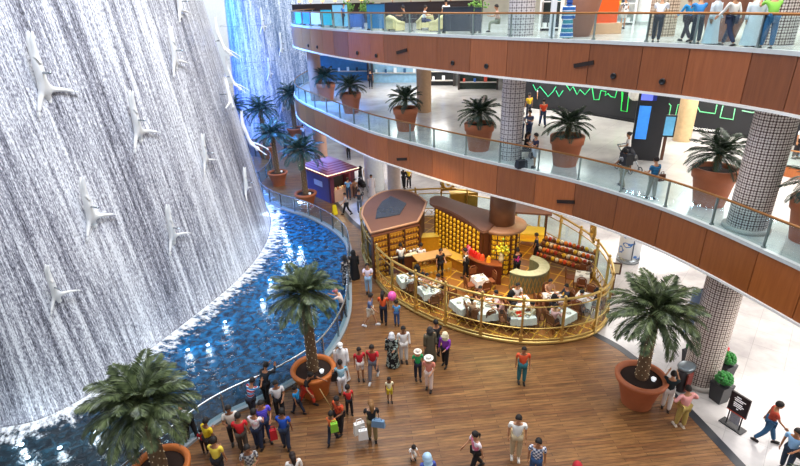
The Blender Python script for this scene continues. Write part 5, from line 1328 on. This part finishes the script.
person(G(405, 30, TOP), 260, 1.7, 'seated person in black in the top level café', '#15151a', '#1a1c28', pose='sit', seat=.46, head='hair')
person(G(424, 30.5, TOP), 80, 1.7, 'seated person in white and navy in the top level café', '#e8e8ee', '#22305a', pose='sit', seat=.46)
person(G(497, 33.5, TOP), 260, 1.7, 'seated person in pinkish top beside the patterned column in the café', '#e0b8a8', '#8a8a70', pose='sit', seat=.46)
person(G(446, 29.5, TOP), 200, 1.74, 'waiter in white shirt standing behind the café screens', '#f0f0f2', '#22305a', pose='hold')
def partition(px0, px1, py, hx, lab, h=1.25, dy=0, e=0.0):
    a_, c_ = at(px0, py, TOP), at(px1, py, TOP); m_ = (a_ + c_) / 2; L_ = (c_ - a_).length
    t = thing('partition_screen', lab, 'partition', (m_.x, m_.y + dy, TOP), math.atan2((c_ - a_).y, (c_ - a_).x))
    q = MB(); q.box((0, 0, h / 2 + .05), (L_, .08, h - .1)); q.build('panel', pm(hx, .5, 0, .2, 3), t)
    q = MB(); q.box((0, 0, h), (L_ + .04, .12, .05)); q.build('top_cap', pm('#30343a', .4), t)
    for s in (-1, 1): q = MB(); q.box((s * (L_ / 2 - .05), 0, .05), (.06, .3, .1)); q.build('foot', DARK, t)
partition(443, 473, 32.5, '#252c38', 'dark slatted partition screen of the café, left of the patterned column', 1.35)
partition(474, 481, 32.5, '#2c3440', 'narrow dark partition screen beside the café stool', 1.3)
partition(368, 385, 29.5, '#1f6a9c', 'deep blue partition screen at the left of the café', 1.6)
partition(350, 364, 28, '#1c3058', 'dark navy partition screen on the top level', 1.1)
partition(334, 348, 27, '#7ac0e0', 'pale blue partition screen on the top level', 1.6)
partition(322, 332, 26, '#28b8d0', 'turquoise partition screen on the top level', 1.25)
partition(312, 320.5, 25, '#e0ecec', 'white patterned partition screen at the left end of the top level', 1.1)
partition(304, 311, 24.5, '#1f86d0', 'bright blue partition screen at the left end of the top level', 1.1)
partition(295, 302, 24, '#50c0e0', 'light cyan partition screen at the left tip of the top level', 1.1)
# long café back counter with lamps
def back_counter(px0, px1, py, lab, h=1.55):
    a_, c_ = at(px0, py, TOP), at(px1, py, TOP); m_ = (a_ + c_) / 2; L_ = (c_ - a_).length; an_ = math.atan2((c_ - a_).y, (c_ - a_).x)
    t = thing('bar_counter', lab, 'counter', (m_.x, m_.y, TOP), an_)
    q = MB(); q.box((0, 0, h / 2), (L_, .7, h)); q.build('body', pm('#2a1a14', .4, 0, .2), t); q = MB(); q.box((0, 0, h + .03), (L_ + .1, .8, .06)); q.build('top', pm('#3a241c', .3), t)
    for i in range(int(L_ / 1.6)):
        v = Matrix.Rotation(an_, 3, 'Z') @ Vector((-L_ / 2 + .8 + i * 1.6, -.1, 0)); l = thing('table_lamp', 'small glowing amber lamp on the ' + lab, 'lamp', (m_.x + v.x, m_.y + v.y, TOP + h + .06), 0, 'lamps on the ' + lab)
        q = MB(); q.lathe([(.09, 0), (.02, .04), (.02, .22)], 10); q.build('base', BRASS, l); q = MB(); q.lathe([(.17, .2), (.11, .42)], 12, cap=False); q.build('shade', pm('#ffc860', .5, 0, 0, 1, 2.2), l)
back_counter(385, 480, 22, 'long dark bar counter behind the café chairs')
back_counter(296, 372, 19, 'dark bar counter at the left of the top level')
for (px, py, r_, hx) in ((352, 12, .5, 1), (368, 14, .4, 1), (466, 17, .55, 1)):
    p = at(px, py + 6, TOP); t = thing('potted_shrub', {352: 'small potted shrub with pale blooms at the back of the café', 368: 'small potted shrub beside the deep blue partition', 466: 'bushy green potted shrub behind the dark café screen'}[px], 'plant', (p.x, p.y - 4, TOP))
    q = MB(); q.lathe([(.2, 0), (.28, .8), (.22, .8)], 14); q.build('pot', DARK, t); q = MB(); rnd = random.Random(px)
    for i in range(120): q.ball((rnd.gauss(0, .25), rnd.gauss(0, .2), 1.25 + rnd.gauss(0, .25)), .07, 5)
    q.build('foliage', m_leaf('shrub_leaf', '#2c5a28', '#8ab84a'), t)
# round café table
p = at(412, 30.5, TOP); t = thing('cafe_table', 'small round dark café table between the cream armchairs', 'table', p); q = MB(); q.lathe([(.3, .68), (.3, .72), (.001, .72)], 20); q.build('tabletop', DARK, t); q = MB(); q.lathe([(.22, 0), (.03, .04), (.03, .68)], 12); q.build('pedestal', DARK, t)
# big brown cone planter with orange lining
p = at(583, 37, TOP); t = thing('cone_planter', 'huge brown tapered planter against an orange panel on the top level', 'planter', (p.x + .12, p.y + .7, TOP))
q = MB(); q.lathe([(.42, 0), (.92, 2.1), (.88, 2.12), (.7, 1.9)], 32, cap=False); q.build('pot', pm('#8a5a44', .5, 0, .15, 3), t)
p = at(598, 33, TOP); t = thing('orange_panel', 'bright orange standing panel behind the brown tapered planter', 'panel', (p.x + .1, p.y, TOP)); q = MB(); q.box((0, 0, 1.3), (1.2, .2, 2.6)); q.build('panel', pm('#f06018', .5), t); q = MB(); q.box((0, -.2, .25), (1.4, .5, .5)); q.build('plinth', pm('#e8b890', .5), t)
def white_shop(px0, px1, py, lab, rows, dark=False):
    a_, c_ = at(px0, py, TOP), at(px1, py, TOP); m_ = (a_ + c_) / 2; L_ = (c_ - a_).length; an_ = math.atan2((c_ - a_).y, (c_ - a_).x)
    t = thing('shelf_unit', lab, 'shelves', (m_.x, m_.y, TOP), an_)
    q = MB(); q.box((0, .25, 1.5), (L_, .1, 3)); q.build('back', pm('#2c3a3a' if dark else '#d8dcd8', .5), t)
    for i in range(rows): q = MB(); q.box((0, 0, .15 + i * 2.7 / rows), (L_, .45, .05)); q.build('shelf', WHITE, t)
    for s in (-1, 1): q = MB(); q.box((s * L_ / 2, 0, 1.5), (.08, .5, 3)); q.build('side', WHITE, t)
    rnd = random.Random(rows + int(px0))
    for i in range(rows):
        for j in range(int(L_ / .28)):
            if rnd.random() < .25: continue
            q = MB(); q.box((0, 0, .12), (.17, .2, .24)); o = q.build('folded_item', pm(rnd.choice(['#2a4a6a', '#e8e8e4', '#1c2c3c', '#b89858', '#8aa0a8', '#2a8a9a']), .7)); v = Matrix.Rotation(an_, 3, 'Z') @ Vector((-L_ / 2 + .2 + j * .28, -.05, .18 + i * 2.7 / rows)); o.location = (m_.x + v.x, m_.y + v.y, TOP + v.z); tag(o, 'small folded item, ' + ('right of the orange panel' if not dark else 'left of the striped dress') + ', top level', 'merchandise', 'items on the ' + lab)
white_shop(607, 634, 24, 'white open shelf unit on the top level right of the orange panel', 5)
white_shop(540, 560, 30, 'dark backed display case left of the striped dress', 2, True)
p = at(640, 24, TOP); t = thing('shop_pillar', 'plain white shop pillar left of the man in white shirt on the top level', 'pillar', (p.x + .6, p.y, TOP)); q = MB(); q.box((0, 0, 2.3), (1.5, .8, 4.6)); q.build('shaft', pm('#e8eae6', .5), t); q = MB(); q.box((0, 0, .08), (1.6, .9, .16)); q.build('base', pm('#b8bab6', .4), t)
p = at(554, 36, TOP); t = thing('shop_pillar', 'slim white post behind the top rail near the striped dress', 'pillar', (p.x, p.y + .4, TOP)); q = MB(); q.box((0, 0, 2.3), (.2, .2, 4.6)); q.build('shaft', pm('#eef0f4', .4), t)
b = MB(); b.strip(spline([(-6, 72), (8, 66), (18, 52), (24, 40), (28, 30)], .8), TOP, TOP + 5, .2); struct(b.build('wall_upper', pm('#d8ccb4', .6, 0, .15, 1)))
# brown column-like cone planter at the far end of the visitors
p = at(738, 43, TOP); t = thing('cone_planter', 'brown tapered planter behind the visitors at the right of the top level', 'planter', (p.x + .1, p.y + 1.2, TOP)); q = MB(); q.lathe([(.5, 0), (1.0, 2.1), (.95, 2.12), (.8, 1.9)], 32, cap=False); q.build('pot', pm('#8a5a44', .5, 0, .15, 3), t)

# ------------------------------------------------------------------ carried things
def bag(loc, rz, w_, d, h, hx, lab, cat='bag', strap=True, nm='shopping_bag'):
    t = thing(nm, lab, cat, loc, rz); q = MB(); q.box((0, 0, h / 2), (w_, d, h), 0, 0, None, .86); bd = q.build('body', pm(hx, .6), t)
    if strap: q = MB(); q.tube([(-w_ * .25, 0, h * .98), (-w_ * .2, 0, h * 1.35), (w_ * .2, 0, h * 1.35), (w_ * .25, 0, h * .98)], .014, 5); q.build('handle', pm(hx, .7), bd)
def Gz(px, py, foot, z):   # a point at height z above the spot whose foot pixel is given
    p = at(foot[0], foot[1], foot[2] if len(foot) > 2 else 0); return (p.x, p.y, p.z + z)
v = Gz(0, 0, (373, 440), .42); bag((v[0] - .42, v[1] - .05, v[2]), .4, .40, .16, .44, '#ece8e2', 'large white shopping bag carried by the woman in black t-shirt'); bag((v[0] - .28, v[1] - .3, v[2]), .2, .32, .14, .38, '#f4f2ee', 'smaller white shopping bag in front of the larger one')
bag((v[0] + .22, v[1] - .16, v[2] + .38), -.2, .46, .14, .26, '#6f90b0', 'denim blue shoulder bag at the hip of the woman in black t-shirt')
v = Gz(0, 0, (333, 441), .62); bag((v[0] + .12, v[1] - .14, v[2]), .3, .26, .14, .34, '#8ac83a', 'lime green backpack worn by the small child in orange', nm='backpack')
v = Gz(0, 0, (287, 448), .48); bag((v[0] - .36, v[1] - .02, v[2]), .3, .24, .14, .40, '#c8202c', 'red bag beside the man in royal blue shirt')
v = Gz(0, 0, (193, 439), .35); bag((v[0] - .45, v[1] - .05, v[2]), .3, .42, .2, .5, '#1c3a80', 'navy blue bag at the rail beside the man in stripes')
v = Gz(0, 0, (343, 395), .8); bag((v[0] - .25, v[1] - .05, v[2]), .3, .26, .16, .34, '#17171b', 'black shoulder bag on the turquoise striped figure')
v = Gz(0, 0, (783, 470), .85); bag((v[0] + .12, v[1] - .24, v[2]), .3, .26, .16, .2, '#15151a', 'black camera bag held by the man in light blue t-shirt')
v = Gz(0, 0, (621, 187, MID), .98); bag((v[0] + .03, v[1] + .02, v[2]), .3, .36, .44, .42, '#202024', 'black backpack on the man in grey stripes at the middle rail', nm='backpack')
v = Gz(0, 0, (650, 198, MID), .72); bag((v[0] + .26, v[1] - .05, v[2]), .3, .28, .12, .26, '#6a3c24', 'brown shoulder bag on the man in blue stripes at the middle rail')
v = at(521, 167, MID); bag((v.x, v.y, MID), .3, .5, .35, .36, '#1c222c', 'dark bag on the floor by the middle rail near the central column')
v = Gz(0, 0, (397, 325), 1.3); t = thing('balloon', 'pink balloon held above the child in sky blue', 'balloon', (v[0] - .18, v[1] + .1, v[2])); q = MB(); q.ball((0, 0, .22), .2, 14, sc=(1, 1, 1.15)); q.build('bubble', pm('#f060b0', .3), t); q = MB(); q.tube([(0, 0, 0), (.08, -.05, -.35)], .006, 4); q.build('string', WHITE, t)
v = Gz(0, 0, (308, 404), 0); q = MB(); q.tube([(.55, -.25, .95), (.95, -.42, .12)], .018, 6); q.box((1.0, -.44, .06), (.26, .08, .12), -.4); tag(q.build('broom', pm('#a88a58', .7), None, (v[0], v[1], 0)), 'long tan broom held out by the woman in orange red trousers', 'broom')
v = Gz(0, 0, (521, 167, MID), 0)
t = thing('bench', 'small dark seat under the woman in black beside the central column', 'seat', (6.75 * MSC, 26.3 * MSC, MID)); q = MB(); q.box((0, 0, .41), (.6, .5, .08)); q.build('seat', DARK, t)
for sx in (-.25, .25): q = MB(); q.box((sx, 0, .19), (.06, .42, .38)); q.build('leg', DARK, t)

# ------------------------------------------------------------------ diving figures on the fall
def wall_hit(px, py, pl, lean, out=.35):
    d = ray(px, py); z = 6.0; res = None
    for it in range(12):
        q_ = offset(pl, -(-lean * (z + .3)) * 1.0)
        p, e = hit_line(px, py, q_)
        if p is None: break
        res = (p, e); z = p.z
    return res
FIG = pm('#f6f6f4', .3, 0, .05)
def diver(px, py, ln, lab, pl=WALL, lean=.145, kind=0, tilt=0):
    r = wall_hit(px, py, pl, lean)
    if r is None: return
    p, e = r
    if e.x < 0 or (abs(e.x) < .3 and e.y < 0): e = -e
    e3 = Vector((e.x, e.y, 0)); n = Vector((e.y, -e.x, 0))
    if n.dot(Vector((0, 0, 0)) - Vector((p.x, p.y, 0))) < 0: n = -n
    dist = (p - Vector((0, 0, CAM_Z))).length; k = ln * dist / CAM_F / 2.25
    up = Vector((0, 0, 1)); R_ = Matrix((e3, n, up)).transposed().to_4x4()
    t = thing('diver_sculpture', lab, 'sculpture', p + n * .45, 0); t.rotation_euler = (R_ @ Matrix.Rotation(tilt, 4, 'Y')).to_euler(); t.scale = (k, k, k)
    # head down: feet above, chest below, arms swept wide
    N_ = [((-.02, .12, 0), .10), ((.02, .16, -.22), .085), ((.09, .22, -.46), .12), ((.15, .26, -.60), .055), ((.19, .30, -.72), .085),
          ((-.07, .10, .40), .06), ((-.12, .05, .78), .042), ((-.10, .0, 1.0), .02), ((-.10, .14, .42), .058), ((-.16, .12, .80), .04), ((-.13, .1, 1.02), .02),
          ((.27, .2, -.42), .05), ((.55, .18, -.44), .036), ((.86, .14, -.50), .026), ((-.05, .2, -.52), .05), ((-.16, .16, -.76), .036), ((-.26, .12, -.98), .026)]
    E_ = [(0, 1), (1, 2), (2, 3), (3, 4), (0, 5), (5, 6), (6, 7), (0, 8), (8, 9), (9, 10), (2, 11), (11, 12), (12, 13), (2, 14), (14, 15), (15, 16)]
    N_ = [(p_, r_ * 1.65) for p_, r_ in N_]
    if kind: N_ = [((x * (.5 if i in (11, 12, 13) else 1), y, z), r_) for i, ((x, y, z), r_) in enumerate(N_)]
    X = MB(); X.ball((.19, .30, -.73), .1, 10, 0, None, (.9, 1, 1.15)); hand(X, Vector((.86, .14, -.50)), Vector((.31, -.04, -.06)), 1); hand(X, Vector((-.26, .12, -.98)), Vector((-.1, -.04, -.22)), -1)
    skin_obj('figure', N_, E_, FIG, t, X)
    q = MB(); q.tube([(-.02, .1, 0), (-.02, -.35 / k, 0)], .03, 6); q.build('bracket', STEEL, t)
for (px, py, ln, lab) in ((35, 72, 68, 'white diving figure at the upper left of the grey waterfall, largest of all'), (131, 119, 56, 'white diving figure in the upper middle of the grey waterfall'), (168, 50, 44, 'white diving figure near the top middle of the grey waterfall'),
                          (83, 205, 58, 'white diving figure halfway down the left part of the grey waterfall'), (166, 226, 50, 'white diving figure lowest in the middle of the grey waterfall'), (199, 152, 40, 'white diving figure right of the middle of the grey waterfall'),
                          (218, 94, 34, 'white diving figure at the upper right of the grey waterfall'), (240, 182, 34, 'white diving figure near the right edge of the grey waterfall'), (48, 284, 46, 'faint white diving figure low on the left of the grey waterfall'), (172, -6, 40, 'white diving figure whose arms show at the top edge')):
    diver(px, py, ln, lab, tilt=.12)
for (px, py, ln, lab) in ((261, 20, 24, 'white diving figure at the top of the far blue waterfall'), (279, 43, 22, 'white diving figure right of the middle of the far waterfall'), (268, 68, 22, 'white diving figure in the middle of the far waterfall'), (280, 103, 20, 'white diving figure low on the far waterfall'), (301, 3, 20, 'white diving figure at the top right of the far waterfall')):
    diver(px, py, ln, lab, BACKF, .05, 1, .1)
def diver_side(x, y, z, k, rz, lab):
    t = thing('diver_sculpture', lab, 'sculpture', (x, y, z), rz); t.scale = (k, k, k)
    N_ = [((0, 0, 0), .10), ((.05, 0, -.22), .085), ((.14, 0, -.44), .115), ((.24, 0, -.54), .055), ((.34, 0, -.62), .085), ((-.10, .06, .4), .06), ((-.10, .06, .8), .04), ((-.05, .06, 1.05), .02), ((-.12, -.06, .38), .06), ((-.13, -.06, .78), .04), ((-.09, -.06, 1.04), .02),
          ((.2, .2, -.42), .05), ((.42, .34, -.56), .036), ((.66, .42, -.74), .024), ((.2, -.2, -.42), .05), ((.42, -.34, -.56), .036), ((.66, -.42, -.74), .024)]
    E_ = [(0, 1), (1, 2), (2, 3), (3, 4), (0, 5), (5, 6), (6, 7), (0, 8), (8, 9), (9, 10), (2, 11), (11, 12), (12, 13), (2, 14), (14, 15), (15, 16)]
    X = MB(); X.ball((.35, 0, -.64), .1, 10, 0); hand(X, Vector((.66, .42, -.74)), Vector((.24, .08, -.18)), 1); hand(X, Vector((.66, -.42, -.74)), Vector((.24, -.08, -.18)), -1)
    skin_obj('figure', N_, E_, FIG, t, X); q = MB(); q.tube([(0, 0, 0), (-1.0, 0, 0)], .03, 6); q.build('bracket', STEEL, t)
def spt(px, py, y): d = ray(px, py); s = y / d.y; return Vector((0, 0, CAM_Z)) + d * s
for (px, py, ln, y, lab) in ((221, 40, 34, 32.5, 'diving figure seen in profile off the edge of the grey waterfall, topmost'), (231, 76, 32, 33, 'diving figure seen in profile off the edge of the grey waterfall, second from top'), (247, 134, 42, 32.5, 'diving figure seen in profile low off the edge of the grey waterfall')):
    p = spt(px, py, y); diver_side(p.x, p.y, p.z, ln * p.length / CAM_F / 1.9, .1, lab)
# small curved rail by the foot of the fall
pts = [at(x, y, 1.0).xy for x, y in ((243, 131), (248, 144), (258, 147.5), (268, 151), (271, 156), (268, 164), (259, 172), (252, 176))]
pool_rail([tuple(p) for p in pts], 'small steel rail curling round the walkway end beside the grey waterfall')

# fit the furniture of the top level to its storey height
for o in list(COL.objects):
    if o.parent is None and o.get('label') and o.location.z > TOP - .01 and o.get('category') not in ('person', 'column', 'pillar'):
        o.location.z = TOP + (o.location.z - TOP) * .85
        f_ = (.85, .85, .85) if o.get('category') in ('armchair', 'planter', 'table', 'plant', 'lamp') else (1, 1, .85)
        o.scale = (o.scale[0] * f_[0], o.scale[1] * f_[1], o.scale[2] * f_[2])
finish_skins()
